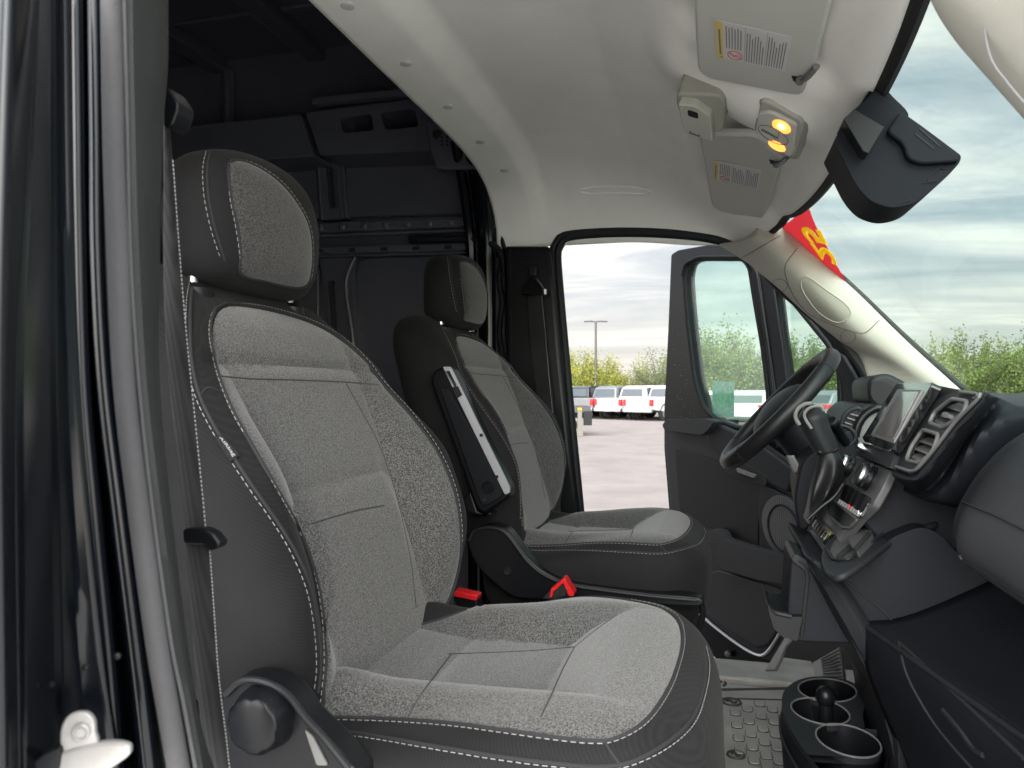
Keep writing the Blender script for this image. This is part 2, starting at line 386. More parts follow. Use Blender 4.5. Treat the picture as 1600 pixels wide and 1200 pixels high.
# roof bows
for k in range(7):
    m = MB(); x0 = -.9-.38*k; m.box((x0, 1.31, 1.135), (.07, 1.94, .05)); m.build('roof_bow', cg, van, bevel=.008)
for k in range(5):
    m = MB(); m.box((-2.0, 1.31+(-.7+.35*k), 1.150), (2.7, .02, .012)); m.build('roof_swage', cg, van, bevel=.004)
for k in range(3):
    m = MB(); m.tube([(-.7-.9*k, YW-.02, -.7), (-.7-.9*k, YW-.02, 1.1)], .02, 8)
    m.build('wall_bead', cg, van)
# hoop behind the cab on the far side
hoop = cr([(-.66, 2.05, .72), (-.66, 2.13, .60), (-.665, 2.19, .50), (-.665, 2.215, .40), (-.665, 2.225, 0), (-.665, 2.235, -.75)], 30)
m = MB(); m.tube(hoop, .022, 10, flat=1.3, up=(1, 0, 0)); m.tube([p+Vector((-.05, -.0, 0)) for p in hoop], .016, 8); m.build('door_hoop', MT['paint'], van)
hp = [(775, 262), (780, 300), (782, 340), (786, 378), (790, 400), (786, 440), (791, 470), (786, 520), (791, 560), (788, 640), (793, 720)]
m = MB(); m.tube(cr([W(p, YW-.06) for p in hp], 40), .009, 8); m.tube(cr([W((p[0]-7, p[1]), YW-.03) for p in hp], 40), .006, 8)
m.tube(cr([W(p, YW-.07) for p in [(640, 374), (740, 373), (768, 382), (784, 400), (788, 430)]], 24), .011, 8); m.build('wiring_loom', MT['rubberd'], van)

# ---- near side door aperture: painted jamb, seal, inner trim (out of focus edge at the left of the photo)
def rail(pts, y): return [at(p[0], p[1], Y=y) if not isinstance(p[0], Vector) else p for p in pts]
JY = .36
r0 = rail([(-30, -40), (-28, 600), (-20, 1240)], .24)
r1 = rail([(20, -40), (8, 600), (14, 1240)], .245)
r2 = rail([(52, -40), (24, 300), (10, 600), (20, 1240)], .262)
r3 = rail([(60, -40), (40, 300), (24, 600), (30, 1240)], .285)
r4 = rail([(84, -40), (86, 300), (88, 600), (100, 1240)], .325)
r5 = rail([(92, -40), (95, 300), (104, 600), (130, 1240)], .345)
r6 = rail([(112, -40), (116, 300), (126, 600), (158, 1000), (190, 1240)], .352)
m = MB(); m.loft([r0, r1], 30, 4); m.build('side_panel', MT['paint'], van, solid=.004)
m = MB(); m.loft([r1, r2, r3], 30, 12); m.build('door_edge', MT['paint'], van, solid=.004)
m = MB(); m.loft([r3, r4], 40, 6); m.build('jamb', MT['paint'], van, solid=.004)
m = MB(); m.loft([r4, r5, r6], 40, 10); m.build('jamb_step', MT['paint'], van, solid=.004)
e1 = [(118, -40), (121, 200), (123, 350), (130, 600), (147, 800), (166, 1000), (176, 1120), (186, 1240)]
e2 = [(147, -40), (150, 200), (152, 400), (163, 600), (187, 800), (212, 1000), (224, 1100), (240, 1240)]
e3 = [(160, -40), (163, 200), (166, 400), (178, 600), (203, 800), (230, 1000), (246, 1100), (262, 1240)]
m = MB()
for k, (ee, rr) in enumerate(((e1, .0045), (e2, .004))):
    m.tube(cr(rail(ee, .37), 60), rr, 10)
m.build('flange', MT['paint'], van)
m = MB(); m.loft([rail([(p[0]-3, p[1]) for p in e1], .372), [at((a[0]+b[0])/2, (a[1]+b[1])/2, Y=.392) for a, b in zip(e1, e2)], rail(e2, .372)], 60, 12); m.build('flange_channel', MT['paint'], van, solid=.003)
m = MB(); m.loft([rail(e2, .374), rail(e3, .39)], 60, 6); m.build('flange_lip', MT['paint'], van, solid=.003)
sc1 = [(174, -40), (178, 200), (182, 330), (195, 600), (218, 800), (245, 1000), (262, 1100), (286, 1240)]
m = MB(); m.tube(cr(rail(sc1, .372), 70), .0063, 14)
m.build('door_seal', MT['rubber'], van)
tp = [(192, -40), (198, 200), (203, 400), (216, 600), (238, 800), (266, 1000), (286, 1100), (312, 1240)]
tq = [(222, -40), (226, 200), (230, 400), (240, 600), (262, 800), (288, 1000), (306, 1100), (334, 1240)]
ts = [(262, -40), (262, 100), (255, 200), (250, 400), (250, 600), (268, 800), (292, 1000), (312, 1130), (350, 1240)]
m = MB(); m.loft([rail(sc1, .39), rail(tp, .376), rail(tq, .392), rail(ts, .44), rail([(p[0]-10, p[1]) for p in ts], .50)], 60, 30); m.build('pillar_trim', MT['pillar'], van, solid=.003)
m = MB(); m.tube(cr(rail([(p[0]+1, p[1]) for p in tp], .3745), 90), .0011, 6); m.build('trim_bead', MT['rubber'], van)
# door striker with its screw, and its dark backing plate
jd = (at(100, 1100, Y=.325)-at(30, 1100, Y=.285)).normalized(); jn = jd.cross(Vector((0, 0, 1))).normalized()
if jn.dot(at(120, 1120, Y=.3)) > 0: jn = -jn
jn = Vector((.42, -.90, .08)).normalized()
SP = (at(130, 1130, Y=.315), jn)
pl = [at(p[0], p[1], P=SP) for p in [(102, 1168), (99, 1140), (106, 1120), (120, 1110), (140, 1110), (151, 1122), (153, 1140), (156, 1160), (130, 1185)]]
sk = thing('door_striker', at(130, 1185, P=SP), 'white zinc door striker with round screw bolted to the black door jamb', 'door striker')
m = MB(); m.prism(cr(pl, 40, True), jn*.004); m.build('plate', MT['striker'], sk, bevel=.0008)
arm = [at(100, 1172, P=SP), at(160, 1155, P=SP), at(200, 1150, P=SP)+jn*.004, at(216, 1157, P=SP)+jn*.006, at(206, 1172, P=SP)+jn*.007, at(150, 1205, P=SP)+jn*.005, at(100, 1200, P=SP)+jn*.002]
m = MB(); m.prism(cr(arm, 40, True), jn*.006); m.build('loop', MT['striker'], sk, bevel=.0015)
sc = at(132, 1139, P=SP)
m = MB(); m.lathe(sc+jn*.004, jn, [(.0001, .0018), (.002, .0018), (.0022, .001), (.0026, .001), (.0036, .0022), (.0042, .0018), (.0046, 0)], 24); m.build('screw', MT['striker'], sk)
m = MB(); pp = [at(p[0], p[1], P=SP) for p in [(60, 1182), (84, 1165), (104, 1158), (104, 1225), (60, 1225)]]; m.prism(rpoly(pp, .002), jn*.008); m.build('buffer', MT['rubberd'], sk, bevel=.001)
for q in ((80, 1070), (134, 1043), (184, 1025)):
    m = MB(); c = at(q[0], q[1], Y=.31); m.lathe(c, jn, [(.0001, .001), (.0012, .0008), (.0018, 0)], 14); m.build('rivet', MT['plastic_s'], van)

# ---- far side B pillar trim (inner face at Y about 2.17)
PY = 2.17
m = MB(); o_ = [(786, 384), (859, 384), (866, 440), (876, 560), (890, 690), (906, 812), (800, 812), (795, 700), (790, 560)]
m.prism([at(p[0], p[1], Y=PY) for p in o_], (0, .07, 0)); m.build('pillar_cover', MT['plastic_s'], van, bevel=.012, seg=4)
m = MB(); m.tube(cr([at(p[0], p[1], Y=PY-.002) for p in [(797, 386), (799, 500), (801, 700), (803, 810)]], 20), .0022, 6)
rr = rpoly([at(p[0], p[1], Y=PY-.001) for p in [(817, 398), (845, 398), (845, 413), (817, 413)]], .008); m.tube(rr, .0018, 6, closed=True); m.build('pillar_badge', MT['rubberd'], van)
# door aperture seal of the far side
ap = [(908, 815), (901, 740), (893, 660), (884, 560), (876, 470), (871, 400), (877, 381), (890, 371), (940, 366), (1000, 365), (1060, 368), (1110, 374), (1150, 386), (1185, 412), (1225, 455), (1290, 510), (1340, 560), (1372, 620), (1385, 700)]
m = MB(); m.tube(cr([at(p[0], p[1], Y=2.21) for p in ap], 120), .016, 12, flat=.8); m.build('door_seal', MT['rubberd'], van)
m = MB(); m.tube(cr([at(p[0]-7, p[1]-4, Y=2.205) for p in ap], 120), .011, 10); m.build('seal_lip', MT['plastic_g'], van)
m = MB(); m.box((-.05, 2.16, FL+.012), (1.1, .14, .025)); m.build('sill', MT['matrub'], van, bevel=.006)
m = MB(); m.box((-.05, 2.24, FL-.2), (1.1, .03, .40)); m.build('rocker', MT['paint'], van)
m = MB(); m.prism([(.46, 2.20, .02), (.46, 2.20, -.8), (.9, 2.20, -.8), (.9, 2.20, -.02)], (0, .06, 0)); m.build('hinge_pillar', MT['paint'], van, bevel=.01)
m = MB(); m.prism([(.62, .35, -.02), (.62, .35, -1.0), (.66, .35, -1.0), (.66, .35, -.02)], (0, 1.9, 0)); m.build('firewall', cg, van)
# hood seen as a sliver past the dash top
m = MB(); m.prism([(.95, .45, -.045), (1.6, .45, -.22), (1.6, .45, -.3), (.95, .45, -.12)], (0, 1.75, 0)); m.build('hood', MT['paint'], van)

# ------------------------------------------------------------------ headliner
def sst(a, b, x):
    t = max(0, min(1, (x-a)/(b-a))); return t*t*(3-2*t)
def HZ(x):
    pts = [(-.66, .640), (-.58, .641), (-.52, .645), (-.47, .674), (-.41, .668), (-.2, .640), (-.10, .600), (-.02, .545), (.06, .490), (.14, .455), (.20, .425), (.24, .408)]
    for (a, za), (b, zb) in zip(pts, pts[1:]):
        if x <= b:
            t = (x-a)/(b-a); return za+(zb-za)*max(0, t)
    return pts[-1][1]
def ZE(x): return .435 if x < -.25 else .435-.02*sst(-.25, .0, x)-.055*sst(0, .16, x)
def head(x, y):
    u = (y-1.31)/.895; a = abs(u)
    zc = HZ(x); ze = ZE(x)
    # raised console hump on the centre line and sunken visor beds
    hump = -.034*math.exp(-((y-1.31)/.085)**2)*sst(-.12, -.06, x)*(1-sst(.12, .17, x)*.3)
    bed = .020*sst(.12, .16, abs(y-1.31))*(1-sst(.66, .74, abs(y-1.31)))*sst(-.06, -.03, x)*(1-sst(.16, .19, x))
    z = ze+(zc-ze)*(max(0, 1-a**5.5))**(1/2.2)
    wav = .006*math.sin(y*2.2+x*7)*(1-a**4)
    return Vector((x, y, z+hump+bed+wav))
rows = []
for i in range(90):
    x = -.655+(.855+.0)*i/89
    row = []
    for j in range(141):
        th = -math.pi/2+math.pi*j/140
        u_ = abs(math.sin(th)); row.append(head(-.630+(.847-.10*u_**3)*i/89, 1.31+.895*math.sin(th)))
    rows.append(row)
hl = thing('headliner', (-.2, 1.31, .40), 'warm grey felt headliner curving down over the far door opening', 'headliner')
m = MB(); m.grid(rows); H_BVH = None
ho = m.build('lining', MT['headliner'], hl, solid=.006, soff=1)
H_BVH = BVHTree.FromPolygons([v for v in m.v], m.f)
def hh(px, py, off=.0):
    h = H_BVH.ray_cast(Vector((0, 0, 0)), ray(px, py).normalized())
    if h[0] is None: return None
    n = h[1] if h[1].dot(ray(px, py)) < 0 else -h[1]
    return h[0]+n*off
m = MB(); m.tube([p+Vector((.012, 0, .004)) for p in rows[-1][8:-8]], .011, 8); m.build('front_edging', MT['hole'], hl)
# trim fasteners along the rear band
for q in ((543, 9), (634, 99), (700, 167), (750, 222), (788, 267)):
    p = hh(q[0], q[1], .0012)
    if p is None: continue
    m = MB(); m.lathe(p, (0, 0, -1), [(.0001, .002), (.008, .002), (.0115, .0005), (.012, -.002)], 20); m.build('fastener', MT['visor'], hl)
# grab recess in the cove
m = MB(); pts = [hh(q[0], q[1], .001) for q in ((905, 299), (925, 294), (960, 292), (1000, 295), (1018, 300), (1000, 304), (960, 303), (925, 304))]
if all(pts): m.tube([p+Vector((0, 0, .0022)) for p in cr(pts, 50, True)], .004, 8, closed=True)
m.build('hatch_rim', MT['headliner'], hl)
# ------------------------------------------------------------------ seats
MT['crease'] = mat('crease_thread', (.035, .035, .036), .9)
def pillow(outl, c, front, mid, back, to3, n=10, mm=2.4, K=26):
    """closed cushion: outline in a plane, front and back heights, rolled edge"""
    N = len(outl); rows = []
    def ring(s, F):
        r = []
        for p in outl:
            u, v = c[0]+(p[0]-c[0])*s, c[1]+(p[1]-c[1])*s; e = max(0, 1-s**n)**(1/mm); md = mid(u, v)
            r.append(to3(u, v, md+(F(u, v)-md)*e))
        return r
    for k in range(K+1): rows.append(ring(math.sin(math.pi/2*(k+.02)/(K+.02)), front))
    for k in range(K-1, -1, -1): rows.append(ring(math.sin(math.pi/2*(k+.02)/(K+.02)), back))
    m = MB(); m.grid(rows, cv=True)
    a = tuple(range(N)); b = tuple(len(rows)*N-N+i for i in range(N)); m.f += [a, tuple(reversed(b))]
    return m
def bvh(m): return BVHTree.FromPolygons(m.v, m.f)
def hit(b, px, py, off=0.0):
    d = ray(px, py).normalized(); h = b.ray_cast(Vector((0, 0, 0)), d)
    if h[0] is None:
        # just outside the silhouette: nearest point of the surface to the sight line
        best = None
        for k in range(40):
            q = d*(.4+.05*k); nn = b.find_nearest(q)
            if nn[0] is not None and (best is None or nn[3] < best[3]): best = nn
        h = best
    n = h[1].normalized()
    if n.dot(d) > 0: n = -n
    return h[0]+n*off, n
def polar(outl, c):
    import bisect
    q = sorted((math.atan2(p[1]-c[1], p[0]-c[0]), math.hypot(p[0]-c[0], p[1]-c[1])) for p in outl); A = [x[0] for x in q]
    def s(u, v):
        a = math.atan2(v-c[1], u-c[0]); i = bisect.bisect(A, a); (a0, r0), (a1, r1) = q[i-1], q[i % len(q)]
        if i == 0: a0 -= 2*math.pi
        if i == len(q): a1 += 2*math.pi
        r = r0+(r1-r0)*((a-a0)/(a1-a0) if a1 > a0 else 0); return math.hypot(u-c[0], v-c[1])/max(r, 1e-6)
    return s
def surf(outl, c, front, mid, to3, n, mm):
    P = polar(outl, c)
    def S(u, v):
        s = min(P(u, v), .9995); md = mid(u, v); return to3(u, v, md+(front(u, v)-md)*max(0, 1-s**n)**(1/mm))
    return S
def patch(b, outl, c, inv, S, hgt=.005, lip=.10, K=44, N=140, base=.0006):
    """raised fabric panel: outline traced on the cushion, inside filled along the cushion's own surface"""
    o = [inv(hit(b, p.x, p.y)[0]) for p in cr([Vector((p[0], p[1], 0)) for p in outl], N, True)]; c = inv(hit(b, *c)[0])
    # light smoothing of the traced edge
    for _ in range(2): o = [((o[i-1][0]+2*o[i][0]+o[(i+1) % N][0])/4, (o[i-1][1]+2*o[i][1]+o[(i+1) % N][1])/4) for i in range(N)]
    rows = []
    for k in range(K+1):
        s = math.sin(math.pi/2*(k+.15)/(K+.15)); e = hgt*(1-math.exp(-(1-s)/lip))/(1-math.exp(-1/lip)); row = []
        for p in o:
            u, v = c[0]+(p[0]-c[0])*s, c[1]+(p[1]-c[1])*s; q = S(u, v); n = (S(u+.002, v)-S(u-.002, v)).cross(S(u, v+.002)-S(u, v-.002)).normalized()
            if n.dot(NREF) < 0: n = -n
            row.append(q+n*(base+e-(.0025 if k == K else 0)))
        rows.append(row)
    m = MB(); m.grid(rows, cv=True); m.f.append(tuple(range(N))); return m
def stitch(m, b, pts, closed=False, dash=.0046, gap=.0030, r=.00036, off=.0004):
    n = 200; o = cr([Vector((p[0], p[1], 0)) for p in pts], n, closed)
    P = [hit(b, q.x, q.y, off)[0] for q in o]
    if closed: P.append(P[0])
    acc = 0; cur = [P[0]]; on = True
    for i in range(1, len(P)):
        a, c = P[i-1], P[i]; L_ = (c-a).length
        if L_ > .06: cur = [c]; continue
        pos = 0
        while pos < L_:
            lim = (dash if on else gap)-acc
            if pos+lim <= L_:
                pos += lim; q = a.lerp(c, pos/L_)
                if on: m.tube([cur[0], q], r, 5)
                on = not on; acc = 0; cur = [q]
            else: acc += L_-pos; pos = L_
def seam(m, b, pts, closed=False, r=.0016, off=.0002):
    o = cr([Vector((p[0], p[1], 0)) for p in pts], 90, closed)
    m.tube([hit(b, q.x, q.y, off)[0] for q in o], r, 6, closed=closed)
SY = .874
seatA = thing('front_seat', (-.25, SY, FL), 'nearest front seat, passenger side, large grey heather fabric seat with recline knob and airbag tag', 'car seat', 'front seats of the van')
def ramp(a, b, x): 
    t = max(0, min(1, (x-a)/(b-a))); return t*(1.6-.6*t)
# --- backrest
def xf(y, z):
    a = abs(y); b = .035+.05*sst(-.33, -.17, z)-.055*sst(-.10, .03, z)-.03*sst(.03, .10, z)
    x0 = -.385-.395*(z+.33)+.012*math.sin((z+.33)*6.5)
    kink = .135+.02*sst(-.2, .02, z)
    lumb = .010*math.exp(-((z+.17)/.05)**2)*(1-sst(.10, .14, a))
    groove = -.006*math.exp(-((z-.03)/.007)**2)*(1-sst(.19, .21, a)) - .004*math.exp(-((z+.115)/.006)**2)*(1-sst(.12, .14, a))
    top = -.02*sst(.07, .14, z)
    return x0+(.62 if y < 0 else 1.0)*b*ramp(kink, .21, a)+lumb+groove+top
bo = [(0, -.385), (.12, -.385), (.185, -.375), (.215, -.33), (.243, -.25), (.263, -.14), (.262, -.04), (.250, .03), (.232, .085), (.200, .124), (.155, .146), (.08, .156)]
bo = bo+[(0, .158)]+[(-a, b) for a, b in reversed(bo[1:])]
bo = [(p.x, p.y) for p in cr([Vector((a, b, 0)) for a, b in bo], 140, True)]
m = pillow(bo, (0, -.10), xf, lambda y, z: -.455-.395*(z+.33)+.02*sst(-.05, -.2, z), lambda y, z: -.535-.36*(z+.33), lambda u, v, h: Vector((h, SY+u, v)), n=11, mm=2.3, K=34)
back_m = m; bb = bvh(m)
backA = m.build('backrest', MT['dark'], seatA)
ins = [(331, 520), (335, 492), (350, 479), (380, 480), (430, 489), (490, 508), (540, 538), (575, 572), (598, 604), (640, 650), (680, 705), (706, 762), (717, 822), (716, 880), (700, 935), (670, 985), (625, 1035), (565, 1080), (512, 1112), (505, 1080), (509, 1030), (504, 950), (492, 890), (470, 830), (440, 775), (400, 705), (366, 645), (344, 590), (334, 550)]
NREF = Vector((1, 0, .3)); BS = surf(bo, (0, -.10), xf, lambda y, z: -.455-.395*(z+.33)+.02*sst(-.05, -.2, z), lambda u, v, h: Vector((h, SY+u, v)), 11, 2.3)
m = patch(bb, ins, (545, 800), lambda p: (p.y-SY, p.z), BS, .006); o = m.build('insert', MT['insert'], seatA); ib = bvh(m)
cs = MB()
for l_ in ([(346, 588), (400, 592), (470, 594), (540, 597), (592, 601)], [(541, 600), (566, 645), (590, 690), (612, 750), (628, 810), (642, 880), (650, 950)], [(482, 820), (520, 808), (560, 797), (600, 790)]): seam(cs, ib, l_, r=.0009, off=.0)
cs.build('crease', MT['crease'], seatA)
th = MB(); sm = MB(); th2 = MB(); sm2 = MB(); th3 = MB(); sm3 = MB()
def shrink(pts, c, k): return [(c[0]+(p[0]-c[0])*k, c[1]+(p[1]-c[1])*k) for p in pts]
near_edge = [(p[0]-5, p[1]-1) for p in [(505, 1100), (511, 1030), (506, 950), (494, 890), (472, 830), (442, 775), (402, 705), (367, 645), (345, 590), (334, 545), (331, 515), (336, 490), (350, 478)]]+[(380, 474), (430, 482), (490, 501), (541, 530), (578, 566), (602, 598), (645, 645), (686, 702), (712, 762), (722, 822), (721, 870)]
stitch(th, bb, near_edge)
seam(sm, bb, shrink(ins, (545, 800), 1.012), True, r=.0022)
side = [(296, 440), (291, 470), (290, 520), (293, 570), (305, 620), (328, 668), (355, 712), (390, 765), (425, 815), (455, 865), (478, 920), (490, 980), (494, 1040), (490, 1085)]
stitch(th, bb, side); seam(sm, bb, [(p[0]+7, p[1]-2) for p in side], r=.0018)
seam(sm, bb, [(345, 612), (325, 606), (312, 618)], r=.0012)
# --- head restraint
ho_ = [(0, .128), (.08, .129), (.116, .140), (.132, .175), (.134, .225), (.122, .262), (.098, .288), (.055, .302), (0, .306)]
ho_ = ho_+[(-a, b) for a, b in reversed(ho_[1:-1])]
ho_ = [(p.x, p.y) for p in cr([Vector((a, b, 0)) for a, b in ho_], 100, True)]
m = pillow(ho_, (0, .225), lambda y, z: -.530-1.1*y*y-1.6*(z-.21)**2, lambda y, z: -.592, lambda y, z: -.655+1.2*y*y, lambda u, v, h: Vector((h, SY+u, v)), n=7, mm=2.3, K=26)
hb = bvh(m); hr = m.build('head_restraint', MT['dark'], seatA)
hin = [(358, 268), (362, 254), (380, 253), (410, 266), (440, 289), (465, 320), (482, 355), (487, 395), (484, 430), (476, 446), (455, 447), (415, 438), (378, 427), (377, 395), (371, 350), (362, 310)]
HS = surf(ho_, (0, .225), lambda y, z: -.530-1.1*y*y-1.6*(z-.21)**2, lambda y, z: -.592, lambda u, v, h: Vector((h, SY+u, v)), 7, 2.3)
m = patch(hb, hin, (420, 350), lambda p: (p.y-SY, p.z), HS, .003); m.build('head_insert', MT['insert_dim'], hr)
stitch(th2, hb, [(358, 266), (364, 251), (382, 250), (412, 263), (443, 286), (468, 318), (485, 354), (490, 395), (487, 432), (479, 449)])
stitch(th2, hb, [(375, 424), (374, 395), (367, 350), (359, 310), (356, 272)])
seam(sm2, hb, shrink(hin, (420, 350), 1.02), True, r=.0018)
stitch(th2, hb, [(322, 237), (317, 262), (318, 300), (324, 335), (333, 370), (346, 408)]); seam(sm2, hb, [(329, 237), (324, 262), (325, 300), (331, 335), (340, 370), (352, 408)], r=.0015)
for yy in (-.105, .105):
    q = MB(); q.cyl((-.595, SY+yy, .10), (-.595, SY+yy, .18), .0065, 14); q.build('post', MT['chrome'], hr)
    q = MB(); q.lathe((-.590, SY+yy, .112), (0, 0, 1), [(.018, 0), (.018, .010), (.012, .016), (.001, .016)], 20); q.build('post_collar', MT['plastic_s'], hr)
# --- cushion
def zt(x, y):
    a = abs(y)
    s = max(ramp(.095, .165, a), ramp(-.175, -.095, x)*.95)
    z = -.334+.042*s
    z -= .004*math.exp(-((x+.31)/.007)**2)*(1-sst(.10, .12, a))
    z -= .010*sst(-.07, .0, x)
    z += .012*sst(-.32, -.42, x)
    z -= .040*sst(-.12, -.40, x)*sst(.12, .20, a)
    return z
co = [(.012, 0), (.010, .10), (-.004, .18), (-.045, .240), (-.11, .262), (-.22, .268), (-.36, .262), (-.44, .24), (-.47, .17), (-.48, .0)]
co = co+[(a, -b) for a, b in reversed(co[1:-1])]
co = [(p.x, p.y) for p in cr([Vector((a, b, 0)) for a, b in co], 150, True)]
m = pillow(co, (-.22, 0), zt, lambda x, y: -.375, lambda x, y: -.475, lambda u, v, h: Vector((u+ (.006 if False else 0), SY+v, h)), n=12, mm=2.2, K=36)
cb = bvh(m); cu = m.build('cushion', MT['dark'], seatA)
cin = [(470, 1118), (520, 1120), (600, 1122), (700, 1129), (790, 1141), (870, 1152), (925, 1157), (960, 1154), (1005, 1128), (1040, 1080), (1059, 1030), (1064, 995), (1056, 968), (1030, 951), (985, 940), (930, 934), (870, 934), (800, 941), (740, 952), (690, 968), (620, 990), (540, 1030), (480, 1080)]
NREF = Vector((0, 0, 1)); CS_ = surf(co, (-.22, 0), zt, lambda x, y: -.375, lambda u, v, h: Vector((u, SY+v, h)), 12, 2.2)
m = patch(cb, cin, (790, 1045), lambda p: (p.x, p.y-SY), CS_, .005); m.build('cushion_insert', MT['insert'], cu); ib = bvh(m)
cs = MB()
for l_ in ([(700, 1022), (760, 1020), (830, 1017), (898, 1011)], [(898, 1011), (880, 1045), (862, 1085), (845, 1120)], [(705, 1022), (680, 1055), (655, 1090), (638, 1120)], [(898, 1011), (930, 985), (965, 960)]): seam(cs, ib, l_, r=.0009, off=.0)
cs.build('crease', MT['crease'], cu)
stitch(th3, cb, [(500, 1124), (600, 1127), (700, 1134), (790, 1146), (870, 1157), (925, 1162), (962, 1158), (1010, 1131), (1046, 1082), (1065, 1031), (1070, 995), (1061, 965), (1033, 947), (985, 936)])
seam(sm3, cb, shrink(cin, (790, 1045), 1.01), True, r=.0022)
stitch(th3, cb, [(505, 1146), (580, 1155), (680, 1172), (780, 1188), (860, 1198), (930, 1204), (985, 1197), (1045, 1168), (1085, 1130), (1103, 1080), (1108, 1040), (1103, 1010)], off=.001)
seam(sm3, cb, [(505, 1140), (580, 1149), (680, 1166), (780, 1182), (860, 1192), (930, 1198), (985, 1191), (1040, 1162), (1080, 1125), (1098, 1080), (1103, 1040), (1098, 1010)], r=.0018)
seam(sm3, cb, [(945, 1160), (958, 1180), (972, 1200)], r=.0014)
for a_, b_, c_ in ((th, sm, backA), (th2, sm2, hr), (th3, sm3, cu)): a_.build('stitching', MT['thread'], c_, weld=False); b_.build('seam', MT['dthread'], c_, weld=False)
# seat plinth
q = MB(); q.box((-.25, SY, -.50), (.44, .46, .08)); q.build('seat_frame', MT['plastic_s'], seatA, bevel=.015, seg=3)
q = MB(); q.box((-.26, SY, -.66), (.36, .42, .24)); q.build('plinth', MT['plastic'], seatA, bevel=.012)
seatA_parts = list(seatA.children)
# second seat: copy of the first, then the parts only it shows
seatB = copy_tree(seatA, None, (-.012, .882, -.004))
for o_b in seatB.children:
    if o_b.name.split('.')[0] in ('backrest', 'head_restraint', 'insert', 'crease'): o_b.location.z += .030
seatB['label'] = 'far front seat on the driver side with folded armrest, beside the open door'
# --- only on the near seat: tag, recline knob, hinge cover
tagp = [(333, 684), (344, 684), (371, 713), (360, 722), (356, 720)]
tpn, nn = hit(bb, 352, 702)
tp_ = [hit(bb, *p, off=.0022)[0] for p in ((334, 684), (345, 681), (374, 713), (359, 723))]
m = MB(); m.prism(rpoly(tp_, .0015), nn*.0008); m.build('airbag_tag', MT['dark2'], seatA, bevel=.0003)
def text_mesh(body, fn, mat_, parent, name, thick=None, bold=0.0):
    cu_ = bpy.data.curves.new('t', 'FONT'); cu_.body = body; cu_.size = 1; cu_.offset = bold
    cu_.resolution_u = 4
    ob = bpy.data.objects.new('t', cu_); COL.objects.link(ob); dg = bpy.context.evaluated_depsgraph_get(); me = bpy.data.meshes.new_from_object(ob.evaluated_get(dg))
    bpy.data.objects.remove(ob)
    xs = [v.co.x for v in me.vertices]; ys = [v.co.y for v in me.vertices]
    x0, x1, y0, y1 = min(xs), max(xs), min(ys), max(ys)
    m = MB(); m.add([fn((v.co.x-x0)/(x1-x0), (v.co.y-y0)/(y1-y0)) for v in me.vertices], [tuple(p.vertices) for p in me.polygons])
    bpy.data.meshes.remove(me)
    return m.build(name, mat_, parent, weld=False)
A, B, C_ = Vector(tp_[1]), Vector(tp_[2]), Vector(tp_[0]); D_ = Vector(tp_[3])
def tagfn(u, v):
    u = .08+.84*u; v = .35+.4*v; a = A.lerp(B, u); b = C_.lerp(D_, u); return b.lerp(a, v)+nn*.0013
text_mesh('AIRbag', tagfn, MT['thread'], seatA, 'airbag_lettering', bold=.01)
# hinge side trim + recline knob
yk = SY-.285
kn = at(403, 1128, Y=yk); 
m = MB(); m.lathe(kn, (0, 1, 0), [(.0001, -.012), (.018, -.012), (.024, -.010), (.0275, -.004), (.029, .004), (.030, .016), (.031, .03)], 48)
# scalloped rim
for i, v in enumerate(m.v):
    d = v-kn; d.y = 0; rr = d.length
    if rr > .022:
        a = math.atan2(d.z, d.x); k = .5+.5*math.cos(a*7+1.2); f = 1-.07*k**4; m.v[i] = Vector((kn.x+(v.x-kn.x)*f, v.y, kn.z+(v.z-kn.z)*f))
kb = thing('recline_knob', kn, 'round scalloped black recline knob low on the near side of the nearest seat', 'knob')
m.build('knob_cap', MT['plastic_s'], kb, bevel=.001)
for k in range(7):
    a = -1.2/7+k*2*math.pi/7; p = kn+Vector((math.cos(a)*.0262, -.0035, math.sin(a)*.0262)); q = MB(); q.tube(cr([p+Vector((-math.sin(a)*d, -.0022*(1-abs(d)/.007), math.cos(a)*d))-Vector((math.cos(a), 0, math.sin(a)))*.004*(1-(d/.007)**2) for d in (-.007, -.004, 0, .004, .007)], 14), .0007, 6); q.build('scallop_highlight', MT['plastic_l'], kb)  # pale crescents paint the highlights of the finger recesses
hc = [(345, 1105), (352, 1075), (378, 1060), (415, 1062), (450, 1082), (478, 1120), (508, 1150), (540, 1185), (560, 1240), (350, 1240)]
m = MB(); m.prism(cr([at(p[0], p[1], Y=yk+.012) for p in hc], 70, True), (0, .03, 0)); m.build('hinge_cover', MT['plastic_s'], seatA, bevel=.006, seg=3)
m = MB(); m.tube(cr([at(p[0], p[1], Y=yk+.010) for p in [(352, 1085), (378, 1064), (415, 1066), (450, 1086), (478, 1122), (506, 1152), (545, 1200)]], 50), .0035, 8); m.build('hinge_rim', MT['plastic_g'], seatA)
m = MB(); m.prism(rpoly([at(p[0], p[1], Y=yk+.010) for p in [(476, 1140), (488, 1150), (512, 1196), (495, 1196)]], .002), (0, .004, 0)); m.build('sticker', MT['plastic_l'], seatA)
